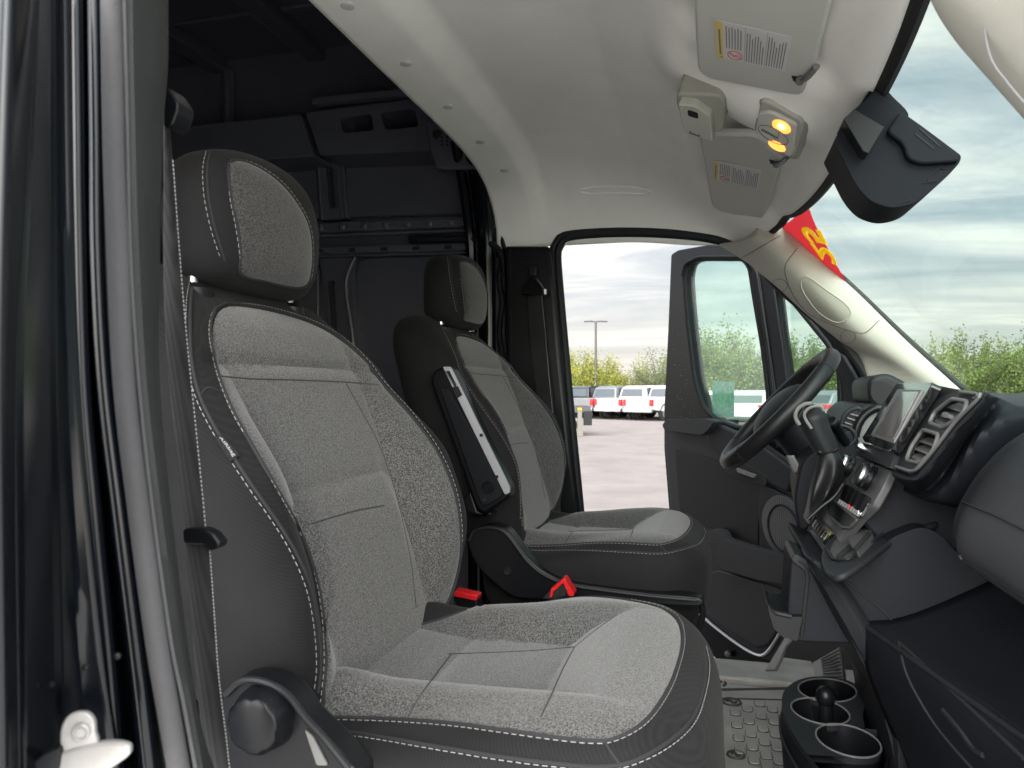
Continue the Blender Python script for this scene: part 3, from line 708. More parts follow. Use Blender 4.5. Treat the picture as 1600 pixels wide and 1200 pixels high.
# --- armrest on the far seat, hinge blade
ay = 1.468
o_ = [(672, 596), (676, 580), (690, 573), (703, 573), (796, 764), (797, 776), (757, 803), (746, 797), (735, 770), (700, 672)]
m = MB(); m.prism(rpoly([at(p[0], p[1], Y=ay) for p in o_], .012), (0, .05, 0))
arm_ = m.build('armrest', MT['plastic_s'], seatB, bevel=.006, seg=3)
m = MB(); m.prism(rpoly([at(p[0], p[1], Y=ay-.004) for p in [(686, 606), (699, 606), (790, 762), (784, 776), (762, 790), (752, 790), (735, 745)]], .006), (0, .008, 0)); m.build('armrest_pad', MT['plastic'], arm_, bevel=.003)
m = MB(); m.prism(rpoly([at(p[0], p[1], Y=ay-.008) for p in [(692, 573), (703, 573), (796, 762), (796, 770), (789, 773), (712, 616)]], .003), (0, .008, 0), holes=[rpoly([at(p[0], p[1], Y=ay-.008) for p in [(695, 580), (702, 579), (714, 602), (710, 606)]], .003)]); m.build('armrest_strip', MT['silver'], arm_, bevel=.001)
m = MB(); m.prism(rpoly([at(p[0], p[1], Y=ay-.010) for p in [(707, 605), (715, 603), (722, 617), (715, 622)]], .001), (0, .003, 0)); m.build('strip_gap', MT['hole'], arm_)
for q in ((752, 680), (776, 745)): m = MB(); m.box(at(q[0], q[1], Y=ay-.010), (.006, .003, .006)); m.build('strip_gap', MT['hole'], arm_)
c = at(762, 762, Y=ay-.006); m = MB(); m.lathe(c, (0, -1, 0), [(.0001, 0), (.009, 0), (.010, .0015), (.0115, .0015), (.0125, -.001)], 24); m.build('armrest_button', MT['plastic_s'], arm_)
c = at(757, 781, Y=ay-.006); m = MB(); m.lathe(c, (0, -1, 0), [(.0001, .001), (.002, .001), (.0025, 0)], 12); m.build('armrest_screw', MT['chrome'], arm_)
o_ = [(728, 775), (735, 768), (745, 798), (757, 804), (764, 800), (768, 806), (745, 806), (730, 800), (724, 785)]
m = MB(); m.prism([at(p[0], p[1], Y=ay+.01) for p in o_], (0, .05, 0)); m.build('armrest_mount', MT['plastic_s'], seatB, bevel=.003)
bl = [(731, 850), (735, 832), (750, 823), (772, 821), (792, 828), (808, 848), (826, 872), (850, 892), (885, 908), (940, 917), (1020, 927), (1092, 934), (1092, 948), (1000, 944), (900, 938), (840, 937), (800, 932), (765, 905), (742, 880)]
m = MB(); m.prism(cr([at(p[0], p[1], Y=1.475) for p in bl], 90, True), (0, .04, 0)); bd = m.build('hinge_cover', MT['plastic_s'], seatB, bevel=.004, seg=3)
m = MB(); m.tube(cr([at(p[0], p[1], Y=1.472) for p in [(733, 845), (739, 831), (752, 826), (772, 825), (790, 833), (806, 853), (824, 877), (848, 897), (885, 913), (940, 922), (1020, 932), (1088, 938)]], 70), .0035, 8); m.build('hinge_rim', MT['plastic_g'], seatB)
c = at(793, 893, Y=1.472); m = MB(); m.lathe(c, (0, -1, 0), [(.0001, .001), (.005, .001), (.007, .003), (.009, .0)], 18); m.build('hinge_bolt', MT['hole'], seatB)
m = MB(); m.tube(cr([at(p[0], p[1], Y=1.6) for p in [(762, 944), (772, 938), (800, 938), (830, 940)]], 16), .006, 8)
m.tube(cr([at(p[0], p[1], Y=1.5) for p in [(1094, 938), (1098, 960), (1092, 985), (1088, 995)]], 16), .006, 8); m.build('adjust_bar', MT['plastic_s'], seatB)

# ------------------------------------------------------------------ belts
def webbing(name, pts, y, wd, parent, mat_, dy=0.0):
    """flat strap through left-edge pixel points, wd = width in pixels at each point"""
    a = [at(p[0], p[1], Y=y) for p in pts]; b = [at(p[0]+w_, p[1], Y=y+dy) for p, w_ in zip(pts, wd)]
    m = MB(); m.loft([a, [x.lerp(z, .5)+Vector((.0015, -.0015, 0)) for x, z in zip(a, b)], b], 50, 9)
    return m.build(name, mat_, parent, solid=.0014)
bl1 = thing('seat_belt', at(290, 860, Y=.53), 'dark seat belt hanging beside the near door pillar through a black guide loop', 'seat belt', 'seat belts on the door pillars')
webbing('webbing', [(258, 150), (256, 250), (255, 400), (258, 520), (268, 640), (282, 760), (292, 845)], .52, [4, 14, 26, 34, 36, 34, 32], bl1, MT['web'], .01)
webbing('webbing', [(290, 850), (298, 950), (306, 1060), (316, 1150), (326, 1250)], .515, [38, 36, 36, 38, 40], bl1, MT['web'], .01)
m = MB(); st = [at(p[0], p[1], Y=.517) for p in [(270, 250), (281, 400), (291, 520), (303, 640), (315, 760), (323, 845)]]; stc = cr(st, 90)
for i in range(0, 89, 1): m.tube([stc[i], stc[i].lerp(stc[i+1], .6)], .0006, 4)
st = [at(p[0], p[1], Y=.512) for p in [(327, 850), (334, 950), (342, 1060), (353, 1150), (364, 1250)]]; stc = cr(st, 70)
for i in range(0, 69, 1): m.tube([stc[i], stc[i].lerp(stc[i+1], .6)], .0006, 4)
m.build('edge_stitch', MT['thread'], bl1, weld=False)
g = [(284, 827), (318, 826), (332, 834), (343, 848), (340, 856), (326, 862), (318, 850), (286, 850)]
m = MB(); m.prism(rpoly([at(p[0], p[1], Y=.505) for p in g], .003), (0, .012, 0)); m.build('guide_loop', MT['plastic_s'], bl1, bevel=.002)
g = [(255, 138), (262, 136), (278, 160), (277, 172), (268, 196), (255, 200)]
m = MB(); m.prism(rpoly([at(p[0], p[1], Y=.50) for p in g], .004), (0, .02, 0)); m.build('upper_anchor', MT['plastic_s'], bl1, bevel=.003)
bl2 = thing('seat_belt', at(865, 690, Y=2.14), 'dark seat belt on the far door pillar hanging from a black hooded anchor', 'seat belt', 'seat belts on the door pillars')
webbing('webbing', [(822, 458), (828, 540), (838, 620), (850, 680)], 2.145, [24, 26, 26, 18], bl2, MT['web'])
m = MB(); stc = cr([at(p[0], p[1], Y=2.142) for p in [(846, 458), (852, 520), (857, 580), (863, 640), (867, 680)]], 60)
for i in range(59): m.tube([stc[i], stc[i].lerp(stc[i+1], .6)], .0009, 4)
m.build('edge_stitch', MT['thread'], bl2, weld=False)
m = MB(); m.prism(rpoly([at(p[0], p[1], Y=2.11) for p in [(829, 432), (837, 432), (848, 447), (852, 460), (814, 462), (816, 448)]], .01), (0, .04, 0)); m.build('hood', MT['gloss'], bl2, bevel=.006, seg=3)
m = MB(); m.box(at(833, 425, Y=2.14), (.022, .03, .03)); m.build('height_slider', MT['plastic_s'], bl2, bevel=.003)
m = MB(); m.tube([at(851, 452, Y=2.11), at(851, 460, Y=2.11)], .006, 8); m.build('loop', MT['chrome'], bl2)
m = MB(); m.box(at(864, 677, Y=2.13), (.026, .02, .022)); m.build('latch_stop', MT['plastic_s'], bl2, bevel=.004)
m = MB(); m.cyl(at(867, 672, Y=2.12), at(868, 681, Y=2.12), .004, 8); m.build('latch_pin', MT['chrome'], bl2)
bu = thing('belt_buckle', at(727, 950, Y=1.22), 'black belt buckle with red release lying flat between the two seats', 'belt buckle')
o_ = [(708, 935), (712, 924), (745, 934), (747, 950), (744, 960), (706, 955)]
m = MB(); m.prism([at(p[0], p[1], Y=1.22) for p in o_], (0, .03, 0)); m.build('buckle_body', MT['plastic_s'], bu, bevel=.003)
m = MB(); m.prism(rpoly([at(p[0], p[1], Y=1.215) for p in [(710, 923), (746, 931), (744, 939), (708, 932)]], .002), (0, .026, 0)); m.build('release_button', MT['red'], bu, bevel=.0015)
m = MB(); m.prism(rpoly([at(p[0], p[1], Y=1.2) for p in [(703, 932), (711, 948), (722, 963), (714, 966), (700, 945)]], .003), (0, .01, 0)); m.build('buckle_stalk', MT['plastic_g'], bu, bevel=.002)
bu = thing('belt_buckle', at(875, 930, Y=1.40), 'belt buckle with bright red head standing up against the far seat base', 'belt buckle')
o_ = [(850, 934), (862, 920), (878, 904), (884, 906), (897, 926), (895, 931), (885, 934), (868, 940)]
m = MB(); m.prism([at(p[0], p[1], Y=1.40) for p in [(862, 918), (878, 906), (886, 910), (894, 930), (868, 938), (846, 936)]], (0, .02, 0)); m.build('buckle_body', MT['chrome'], bu, bevel=.002)
m = MB(); m.prism(rpoly([at(p[0], p[1], Y=1.392) for p in [(877, 905), (882, 904), (897, 928), (896, 932), (889, 932)]], .002), (0, .03, 0))
m.prism(rpoly([at(p[0], p[1], Y=1.391) for p in [(862, 919), (878, 906), (881, 910), (866, 924)]], .002), (0, .03, 0))
m.prism(rpoly([at(p[0], p[1], Y=1.390) for p in [(861, 919), (866, 921), (862, 934), (858, 934)]], .001), (0, .012, 0)); m.build('release_button', MT['red'], bu, bevel=.001)
m = MB(); m.prism(rpoly([at(p[0], p[1], Y=1.388) for p in [(869, 922), (878, 914), (886, 924), (880, 933), (871, 932)]], .002), (0, .006, 0)); m.build('slot', MT['hole'], bu)
# ------------------------------------------------------------------ windshield, far and near A pillar trims
ws = thing('windshield', (.5, 1.31, 0), 'large raked tinted windshield above the dashboard', 'windshield')
far = [tuple(at(p[0], p[1], Y=2.15)) for p in [(1168, 318), (1226, 363), (1276, 407), (1330, 456), (1400, 524), (1450, 570), (1510, 622)]]
cen = [tuple(Vector((.235, 1.31, .43)).lerp(Vector((.80, 1.31, -.03)), t_)) for t_ in (0, .18, .34, .5, .68, .83, 1)]
f2 = [((a[0]*.25+b[0]*.75), a[1]*.5+b[1]*.5, a[2]*.3+b[2]*.7) for a, b in zip(far, cen)]
mir = lambda l: [(p[0], 2.62-p[1], p[2]) for p in l]
wm = MB(); wm.loft([far, f2, cen, mir(f2), mir(far)], 30, 40); wm.build('glass_pane', MT['glass_w'], ws)
wb = bvh(wm)
m = MB(); m.tube(cr([at(p[0], p[1], Y=2.135) for p in [(1222, 356), (1229, 359), (1275, 399), (1333, 449), (1403, 516), (1454, 562), (1506, 607)]], 40), .0075, 8); m.build('pillar_border', MT['hole'], ws)
m = MB(); rr = cr([far[0], f2[0], cen[0], mir(f2)[0], mir(far)[0]], 60); m.tube([p+Vector((-.004, 0, .004)) for p in rr], .010, 8)
m.tube([Vector(p)+Vector((0, .0, 0)) for p in cr(far, 30)], .011, 8); m.tube([Vector(p) for p in cr(mir(far), 30)], .012, 8); m.build('black_border', MT['hole'], ws)
def wpt(px, py, off=.002):
    p, n = hit(wb, px, py); return p+n*off
# red year sticker in the upper far corner, read from behind
st_ = thing('windshield_sticker', wpt(1300, 440), 'red windshield sticker with reversed yellow number 25 in the upper far corner', 'sticker')
o = [(1224, 357), (1240, 341), (1259, 321), (1266, 327), (1270, 338), (1276, 352), (1300, 398), (1328, 450), (1322, 446), (1290, 418), (1255, 387)]
ol = cr([Vector((a, b, 0)) for a, b in o], 60, True)
def stfn(off, gx=0, gy=0, flat=False):
    def f(u, v):
        # u runs up along the pillar, v points into the glass
        a = Vector((1285-37*u, 404-52*u, 0)); b = a+Vector((27+7*u, 11-7*u, 0)); q = a.lerp(b, v); cx, cy = 1275, 381
        q = Vector((cx+(q.x-cx)*(1+gx), cy+(q.y-cy)*(1+gy), 0)); return q if flat else wpt(q.x, q.y, off)
    return f
tmp = text_mesh('25', stfn(0, .0, .0, True), MT['yellow'], None, 'tmp', bold=.03)
tb_ = BVHTree.FromPolygons([tmp.matrix_basis @ v.co for v in tmp.data.vertices], [tuple(p.vertices) for p in tmp.data.polygons]); bpy.data.objects.remove(tmp)
poly2 = [(p.x, p.y) for p in ol]
def inside(x, y):
    c = False
    for i in range(len(poly2)):
        (x0, y0), (x1, y1) = poly2[i-1], poly2[i]
        if (y0 > y) != (y1 > y) and x < (x1-x0)*(y-y0)/(y1-y0)+x0: c = not c
    return c
m = MB(); gs_ = .9; ids = {}
def gid(i, j):
    if (i, j) not in ids: ids[(i, j)] = len(m.v); m.v.append(wpt(1215+i*gs_, 315+j*gs_))
    return ids[(i, j)]
for i in range(130):
    for j in range(155):
        x, y = 1215+(i+.5)*gs_, 315+(j+.5)*gs_
        if inside(x, y) and tb_.ray_cast(Vector((x, y, 5)), Vector((0, 0, -1)))[0] is None: m.f.append((gid(i, j), gid(i+1, j), gid(i+1, j+1), gid(i, j+1)))
m.build('film', MT['redfilm'], st_)
text_mesh('25', stfn(.003, .02, .02), MT['orange'], st_, 'number_outline', bold=.06)
text_mesh('25', stfn(.004), MT['yellow'], st_, 'number', bold=.01)
at_ = thing('pillar_trim', at(1300, 480, Y=2.15), 'beige far windshield pillar trim with oval airbag recess', 'pillar trim')
up = [at(p[0], p[1], Y=2.11) for p in [(1190, 345), (1226, 361), (1272, 402), (1330, 452), (1400, 520), (1450, 566), (1500, 610)]]
md = [at(p[0], p[1], Y=2.115) for p in [(1170, 372), (1215, 400), (1255, 440), (1302, 485), (1360, 535), (1410, 572), (1460, 612)]]
lo = [at(p[0], p[1], Y=2.19) for p in [(1125, 382), (1169, 409), (1210, 444), (1262, 491), (1311, 531), (1345, 557), (1362, 600)]]
bk = [p+Vector((.01, .03, .0)) for p in lo]
m = MB(); m.loft([[p+Vector((.012, .03, -.006)) for p in up], up, md, lo, bk], 50, 40); m.build('cover', MT['trim'], at_, solid=.004)
pb = bvh(m)
ov = [(1256, 432), (1268, 436), (1290, 452), (1318, 472), (1330, 488), (1322, 500), (1305, 503), (1280, 488), (1262, 466), (1252, 446)]
o_ = cr([Vector((a, b, 0)) for a, b in ov], 60, True); m = MB(); m.grid([[hit(pb, 1292+(p.x-1292)*s_, 470+(p.y-470)*s_, .0012)[0] for p in o_] for s_ in (.02, .2, .4, .6, .8, .95, 1)], cv=True); m.build('airbag_badge', MT['trimd'], at_)
m = MB()
def line_on(b, pts, r, off=.0003, n=50, closed=False):
    m.tube([hit(b, p.x, p.y, off)[0] for p in cr([Vector((a[0], a[1], 0)) for a in pts], n, closed)], r, 6, closed=closed)
line_on(pb, ov, .0022, .0008, 60, True)
m.build('badge_rim', MT['trim'], at_)
m = MB()
line_on(pb, [(1246, 388), (1228, 412), (1228, 432), (1240, 462), (1262, 488), (1300, 507), (1340, 520), (1355, 518), (1374, 500)], .0012)
for q in ((1218, 446), (1325, 526)): line_on(pb, [(q[0]+12*math.cos(a/8*6.28), q[1]+10*math.sin(a/8*6.28)) for a in range(8)], .0008, closed=True)
line_on(pb, [(1219, 368), (1190, 385), (1160, 402)], .0012)
m.build('trim_seam', MT['plastic_l'], at_)
nt_ = thing('pillar_trim', at(1560, 60, Y=.55), 'out of focus beige near windshield pillar trim at the top right', 'pillar trim')
a = [at(p[0], p[1], Y=.62) for p in [(1425, -90), (1454, 0), (1490, 60), (1540, 118), (1600, 186), (1680, 280)]]
b = [at(p[0], p[1], Y=.575) for p in [(1465, -90), (1500, 0), (1540, 55), (1590, 110), (1650, 180), (1720, 270)]]
c = [at(p[0], p[1], Y=.53) for p in [(1540, -110), (1600, -20), (1650, 40), (1700, 95), (1760, 160), (1820, 240)]]
m = MB(); m.loft([[p+Vector((.02, .02, .0)) for p in a], a, b, c], 40, 24); m.build('cover', MT['trim'], nt_, solid=.004)
m = MB(); m.tube(cr([at(p[0], p[1], Y=.572) for p in [(1530, -20), (1536, 30), (1548, 90), (1575, 130), (1600, 160)]], 30), .0007, 6); m.build('trim_seam', MT['ink'], nt_)

# ------------------------------------------------------------------ sun visors, roof console, mirror housing
VP_ = (Vector((0, 0, .487)), Vector((.33, 0, 1)).normalized())
def vis(px, py, off=0): return at(px, py, P=(VP_[0]-VP_[1]*off, VP_[1]))
def make_visor(pts, hinge, lab, q, name_lab):
    vt = thing('sun_visor', vis(*pts[2]), name_lab, 'sun visor', 'sun visors on the headliner')
    m = MB(); m.prism(rpoly([vis(*p) for p in pts], .02), VP_[1]*.016); m.build('panel', MT['visor'], vt, bevel=.005, seg=3)
    m = MB(); h = [vis(*p, off=.006) for p in hinge]; m.tube(cr(h, 16), .0045, 10); m.ell(h[0], (.007, .007, .007), 10); m.build('hinge_rod', MT['plastic_l'], vt)
    m = MB(); hq = [vis(p[0], p[1], off=.0012) for p in q]; m.prism(hq, -VP_[1]*.001); m.build('hinge_slot', MT['hole'], vt)
    A, B, C, D = [Vector(vis(*p, off=.0012)) for p in lab]
    def F(u, v, o=0): return (A.lerp(B, u)).lerp(D.lerp(C, u), v)-VP_[1]*o
    def quad(m, u0, v0, u1, v1, o=0): m.add([F(u0, v0, o), F(u1, v0, o), F(u1, v1, o), F(u0, v1, o)], [(0, 1, 2, 3)])
    m = MB(); m.prism([F(0, 0), F(1, 0), F(1, 1), F(0, 1)], -VP_[1]*.0004); lb = m.build('warning_label', MT['label_w'], vt)
    m = MB(); quad(m, 0, 0, .1, 1, .0008); m.build('label_heading', MT['label_y'], lb)
    m = MB(); rnd = random.Random(4)
    for x0, x1 in ((.40, .405), (.69, .695)): quad(m, x0, .02, x1, .98, .001)
    for k in range(6): quad(m, .14+.04*k, .09+.03*(k % 2), .155+.04*k, .66, .001)
    for k in range(7): quad(m, .425+.037*k, .15+.3*rnd.random()*(k > 1), .439+.037*k, .95, .001)
    for k in range(7): quad(m, .715+.037*k, .12+.45*rnd.random()*(k > 1), .729+.037*k, .95, .001)
    quad(m, .04, .2, .065, .88, .001); m.add([F(.03, .97, .001), F(.08, .97, .001), F(.08, .92, .001)], [(0, 1, 2)])
    m.build('label_print', MT['ink'], lb, weld=False)
    m = MB(); m.tube([F(.265+.105*math.cos(a), .83+.12*math.sin(a), .001) for a in [k/30*2*math.pi for k in range(30)]], .0007, 5, closed=True)
    m.tube([F(.18, .80, .001), F(.35, .87, .001)], .0007, 5); m.tube(cr([F(.2, .78, .001), F(.25, .86, .001), F(.29, .80, .001), F(.34, .83, .001)], 12), .0006, 5); m.build('label_symbol', MT['inkr'], lb)
    return vt
make_visor([(1080, -120), (1086, 60), (1090, 112), (1108, 124), (1254, 152), (1262, 118), (1270, 116), (1330, -120)], [(1250, 126), (1262, 120), (1276, 104)],
    [(1117, 30), (1238, 57), (1227, 111), (1121, 89)], [(1237, 118), (1250, 121), (1248, 128), (1240, 126)], 'larger beige sun visor at the top of the picture, nearest the camera')
make_visor([(1092, 212), (1112, 322), (1124, 331), (1190, 344), (1202, 318), (1222, 250), (1180, 212)], [(1213, 257), (1221, 254), (1230, 246)],
    [(1116, 250), (1190, 265), (1185, 296), (1114, 279)], [(1202, 249), (1213, 252), (1212, 258), (1204, 255)], 'smaller beige sun visor beyond the roof lamp, on the driver side')
def on_plane(pl_): return lambda px, py, off=0: at(px, py, P=(pl_[0]+pl_[1]*off, pl_[1]))
# small roof box
n1 = Vector((-.25, -.35, -1)).normalized(); c1 = at(1092, 178, Y=1.30); q1 = on_plane((c1, n1))
mb_ = thing('roof_microphone', c1, 'small square beige roof box with dark oval button, left of the glowing lamp', 'roof box')
m = MB(); m.prism(rpoly([q1(*p, off=-.012) for p in [(1058, 146), (1124, 149), (1133, 160), (1130, 205), (1116, 208), (1066, 190), (1056, 160)]], .008), -n1*.05); m.build('base', MT['trimd'], mb_, bevel=.004, seg=3)
m = MB(); m.prism(rpoly([q1(*p, off=.004) for p in [(1059, 163), (1085, 166), (1110, 183), (1114, 223), (1068, 206)]], .006), -n1*.03); m.build('cover', MT['trim'], mb_, bevel=.003, seg=3)
m = MB(); m.prism(rpoly([q1(*p, off=.005) for p in [(1074, 172), (1090, 177), (1091, 186), (1075, 181)]], .004), -n1*.003); m.build('button', MT['rubberd'], mb_)
m = MB(); m.tube([q1(*p, off=.0045) for p in [(1078, 205), (1079, 208), (1093, 213), (1093, 210)]], .0008, 6); m.build('clip_line', MT['hole'], mb_)
# roof lamp
n2 = Vector((-.45, -.25, -1)).normalized(); c2 = at(1215, 205, Y=1.30); q2 = on_plane((c2, n2))
lp = thing('roof_lamp', c2, 'beige roof lamp with two glowing amber lenses and switch row', 'lamp')
m = MB(); m.prism(rpoly([q2(*p, off=-.008) for p in [(1186, 154), (1200, 156), (1262, 192), (1262, 206), (1247, 250), (1236, 250), (1178, 205)]], .010), -n2*.03); m.build('base', MT['trimd'], lp, bevel=.003, seg=3)
m = MB(); m.prism(rpoly([q2(*p, off=-.002) for p in [(1188, 158), (1200, 160), (1254, 190), (1254, 204), (1240, 247), (1180, 205)]], .010), -n2*.03); m.build('surround', MT['trim'], lp, bevel=.003, seg=3)
m = MB(); m.prism(rpoly([q2(*p, off=.003) for p in [(1185, 178), (1204, 176), (1245, 196), (1240, 238), (1234, 246), (1190, 221), (1180, 205)]], .008), -n2*.02); fp = m.build('face', MT['visor'], lp, bevel=.002, seg=3)
def ellp(q, c, a, b, ang, off, n=28): return [q(c[0]+a*math.cos(t)*math.cos(ang)-b*math.sin(t)*math.sin(ang), c[1]+a*math.cos(t)*math.sin(ang)+b*math.sin(t)*math.cos(ang), off) for t in [k/n*2*math.pi for k in range(n)]]
for nm, c, a, b in (('lens', (1221, 198), 16, 9), ('lens', (1214, 228), 15, 7)):
    m = MB(); m.grid([ellp(q2, c, a*s, b*s, .5, .0035+.0025*(1-s*s)) for s in (.02, .4, .7, 1)], cv=True); l_ = m.build(nm, MT['lamp'], lp)
    m = MB(); m.grid([ellp(q2, c, a*s*.45, b*s*.5, .5, .0068-.0006*s) for s in (.02, .5, 1)], cv=True); m.build('lens_core', MT['lamp2'] if c[0] > 1220 else MT['lamp'], l_)
m = MB(); m.prism(ellp(q2, (1208, 211), 26, 10, .5, .004), -n2*.002); m.build('switch_panel', MT['visor'], lp, bevel=.0006)
m = MB()
for k in range(8): m.box(q2(1191+3.1*k, 203+1.75*k, .0065), (.0014, .006, .001), Matrix.Rotation(.3, 3, 'Z'))
m.build('speaker_slots', MT['hole'], lp)
m = MB(); m.tube(ellp(q2, (1208, 211), 26, 10, .5, .0065), .0007, 5, closed=True); m.tube([q2(1215, 222, .0065), q2(1217, 206, .0065)], .0006, 5); m.build('switch_outline', MT['ink'], lp)
# camera / mirror housing hanging from the windshield
mh = thing('mirror_housing', at(1400, 250, Y=1.15), 'black sensor and camera housing hanging from the top middle of the windshield', 'camera housing')
yM = 1.11
o = [(1303, 222), (1322, 182), (1345, 162), (1368, 140), (1400, 168), (1440, 196), (1503, 243), (1500, 254), (1480, 276), (1432, 318), (1395, 327), (1362, 316), (1345, 300), (1333, 282), (1326, 268)]
m = MB(); m.prism(rpoly([at(p[0], p[1], Y=yM) for p in o], [.003, .004, .004, .002, .004, .003, .006, .006, .01, .012, .02, .02, .01, .01, .004]), (.0, .10, .0)); m.build('hull', MT['mirror_plastic'], mh, bevel=.006, seg=4)
m = MB(); fa = [at(p[0], p[1], Y=yM-.012) for p in [(1408, 172), (1500, 243), (1499, 252), (1440, 256), (1418, 248), (1412, 225), (1385, 205)]]; m.prism(rpoly(fa, .008), (0, .03, 0)); m.build('side_cover', MT['mirror_plastic'], mh, bevel=.005, seg=3)
m = MB(); m.prism([at(p[0], p[1], Y=yM-.028) for p in [(1318, 186), (1335, 170), (1382, 198), (1357, 240), (1348, 236)]], (0, .06, 0)); m.build('mount_wedge', MT['rubberd'], mh, bevel=.001)
br_ = [(1372, 118), (1366, 128), (1342, 166), (1330, 185), (1360, 200), (1395, 205), (1420, 180), (1395, 150), (1382, 135)]
m = MB(); m.prism(cr([at(p[0], p[1], Y=yM+.02) for p in br_], 50, True), (.01, .06, 0)); m.build('roof_foot', MT['mirror_plastic'], mh, bevel=.004)
m = MB()
for a, b in (((1436, 198), (1469, 227)), ((1430, 207), (1459, 230))):
    A, B = at(*a, Y=yM-.013), at(*b, Y=yM-.013); m.prism([A, B, B+Vector((0, 0, -.003)), A+Vector((0, 0, -.003))], (0, .002, 0))
m.build('vent_slots', MT['hole'], mh)
m = MB(); m.tube([at(p[0], p[1], Y=yM-.002) for p in [(1450, 283), (1452, 276), (1468, 262), (1478, 264)]], .0007, 5); m.tube([at(p[0], p[1], Y=yM-.002) for p in [(1442, 286), (1465, 282)]], .0006, 5)
m.tube([at(p[0], p[1], Y=yM-.002) for p in [(1405, 322), (1410, 316), (1424, 312)]], .0006, 5); m.build('molded_marks', MT['hole'], mh)

# ------------------------------------------------------------------ driver door, swung open
dn = Vector((-.726, -.687, 0)).normalized(); DPL = (Vector((.45, 2.25, 0)), dn)
dq = on_plane(DPL)
dr = thing('driver_door', (.2, 2.5, -1.0), 'open black driver door with grey inner panel, speaker and tinted window', 'car door')
outer = [(1049, 398), (1060, 391), (1112, 382), (1160, 385), (1212, 420), (1262, 470), (1310, 530), (1348, 590), (1362, 700), (1362, 1090), (1200, 1075), (1130, 1040), (1090, 1000), (1060, 950), (1046, 800), (1038, 700), (1038, 640), (1044, 520)]
win = [(1069, 432), (1074, 410), (1096, 404), (1162, 404), (1172, 418), (1180, 470), (1192, 540), (1200, 605), (1203, 650), (1180, 672), (1150, 668), (1122, 658), (1098, 636), (1085, 592), (1075, 510)]
qw = [(1207, 444), (1232, 462), (1270, 508), (1296, 540), (1312, 580), (1314, 640), (1312, 690), (1235, 700), (1226, 600), (1216, 520)]
m = MB(); m.prism(rpoly([dq(*p) for p in outer], [.01]*len(outer)), dn*-.05, holes=[rpoly([dq(*p) for p in win], .02), rpoly([dq(*p) for p in qw], .015)]); m.build('shell', MT['paint_d'], dr, bevel=.008, seg=3)
m = MB(); m.tube(rpoly([dq(*p, off=.004) for p in win], .03, 8), .009, 10, closed=True); m.tube(rpoly([dq(*p, off=.002) for p in qw], .02, 8), .009, 10, closed=True); m.build('window_seal', MT['rubberd'], dr)
m = MB(); m.tube(rpoly([dq(p[0], p[1], off=.014) for p in [(1064, 440), (1070, 412), (1092, 401), (1165, 401), (1182, 425), (1200, 540), (1212, 650)]][0:7], .02, 6)[6:-6], .006, 8); m.build('frame_bead', MT['plastic_g'], dr)
m = MB(); m.prism([dq(*p, off=-.02) for p in rp] if False else rpoly([dq(*p, off=-.006) for p in win], .02), dn*-.004); m.build('window_glass', MT['glass_d'], dr)
m = MB(); m.prism(rpoly([dq(*p, off=-.006) for p in qw], .015), dn*-.004); m.build('quarter_glass', MT['glass_d'], dr)
m = MB(); m.prism([dq(*p, off=.012) for p in [(1173, 425), (1182, 424), (1208, 440), (1216, 500), (1232, 610), (1236, 700), (1212, 700), (1204, 620), (1190, 520)]], dn*-.02); m.build('divider_bar', MT['rubberd'], dr, bevel=.004)
m = MB(); m.tube([dq(*p, off=.014) for p in [(1186, 432), (1198, 520), (1212, 615), (1216, 680)]], .003, 6); m.build('divider_bead', MT['plastic_g'], dr)
m = MB(); m.prism([dq(*p, off=.012) for p in [(1296, 545), (1318, 556), (1338, 590), (1350, 690), (1318, 690), (1314, 600)]], dn*-.03); m.build('front_frame', MT['rubberd'], dr, bevel=.006)
m = MB(); m.prism(rpoly([dq(*p, off=-.012) for p in [(1113, 596), (1147, 596), (1147, 652), (1113, 652)]], .004), dn*-.001); m.build('window_decal', mat('pale_decal', (.32, .50, .45), .8, var=.35, vscale=90), dr)
rnd = random.Random(3); m = MB()
for k in range(70):
    py = 505+150*rnd.random()**.7; x0 = 1052+(py-505)*.02+rnd.random()*(12+(py-505)*.16); m.ell(dq(x0, py, .001), (.0013*rnd.uniform(.5, 1.3),)*3, 6)
m.build('water_drops', MT['plastic_l'], dr)
# inner trim
pan = [(1036, 664), (1042, 657), (1100, 656), (1128, 668), (1185, 692), (1240, 730), (1300, 760), (1362, 790), (1362, 1080), (1250, 1052), (1206, 1034), (1190, 1030), (1150, 1003), (1095, 958), (1062, 900), (1050, 830), (1042, 740)]
m = MB(); m.prism(rpoly([dq(*p, off=.03) for p in pan], .015), dn*-.035); m.build('inner_panel', MT['pad'], dr, bevel=.008, seg=3)
def dplate(name, pts, off, th, mt, r=.01, bev=.003, holes=None):
    m = MB(); m.prism(rpoly([dq(*p, off=off) for p in pts], r), dn*-th, holes=holes); return m.build(name, mt, dr, bevel=bev, seg=3)
dplate('armrest_cap', [(1034, 664), (1042, 655), (1098, 654), (1116, 658), (1106, 672), (1096, 680), (1080, 678), (1038, 672)], .075, .05, MT['pad'], .012, .008)
dplate('belt_trim', [(1100, 672), (1118, 662), (1150, 676), (1185, 694), (1240, 735), (1230, 770), (1180, 745), (1110, 700)], .05, .03, MT['plastic_g'], .01, .008)
dplate('map_pocket', [(1054, 700), (1062, 701), (1110, 716), (1150, 735), (1192, 758), (1186, 800), (1184, 855), (1140, 842), (1120, 838), (1112, 826), (1074, 822), (1062, 800)], .034, .004, MT['plastic_s'], .012, .003)
dplate('handle_bay', [(1122, 706), (1150, 716), (1200, 745), (1196, 760), (1160, 752), (1130, 738)], .053, .006, MT['hole'], .01, .002)
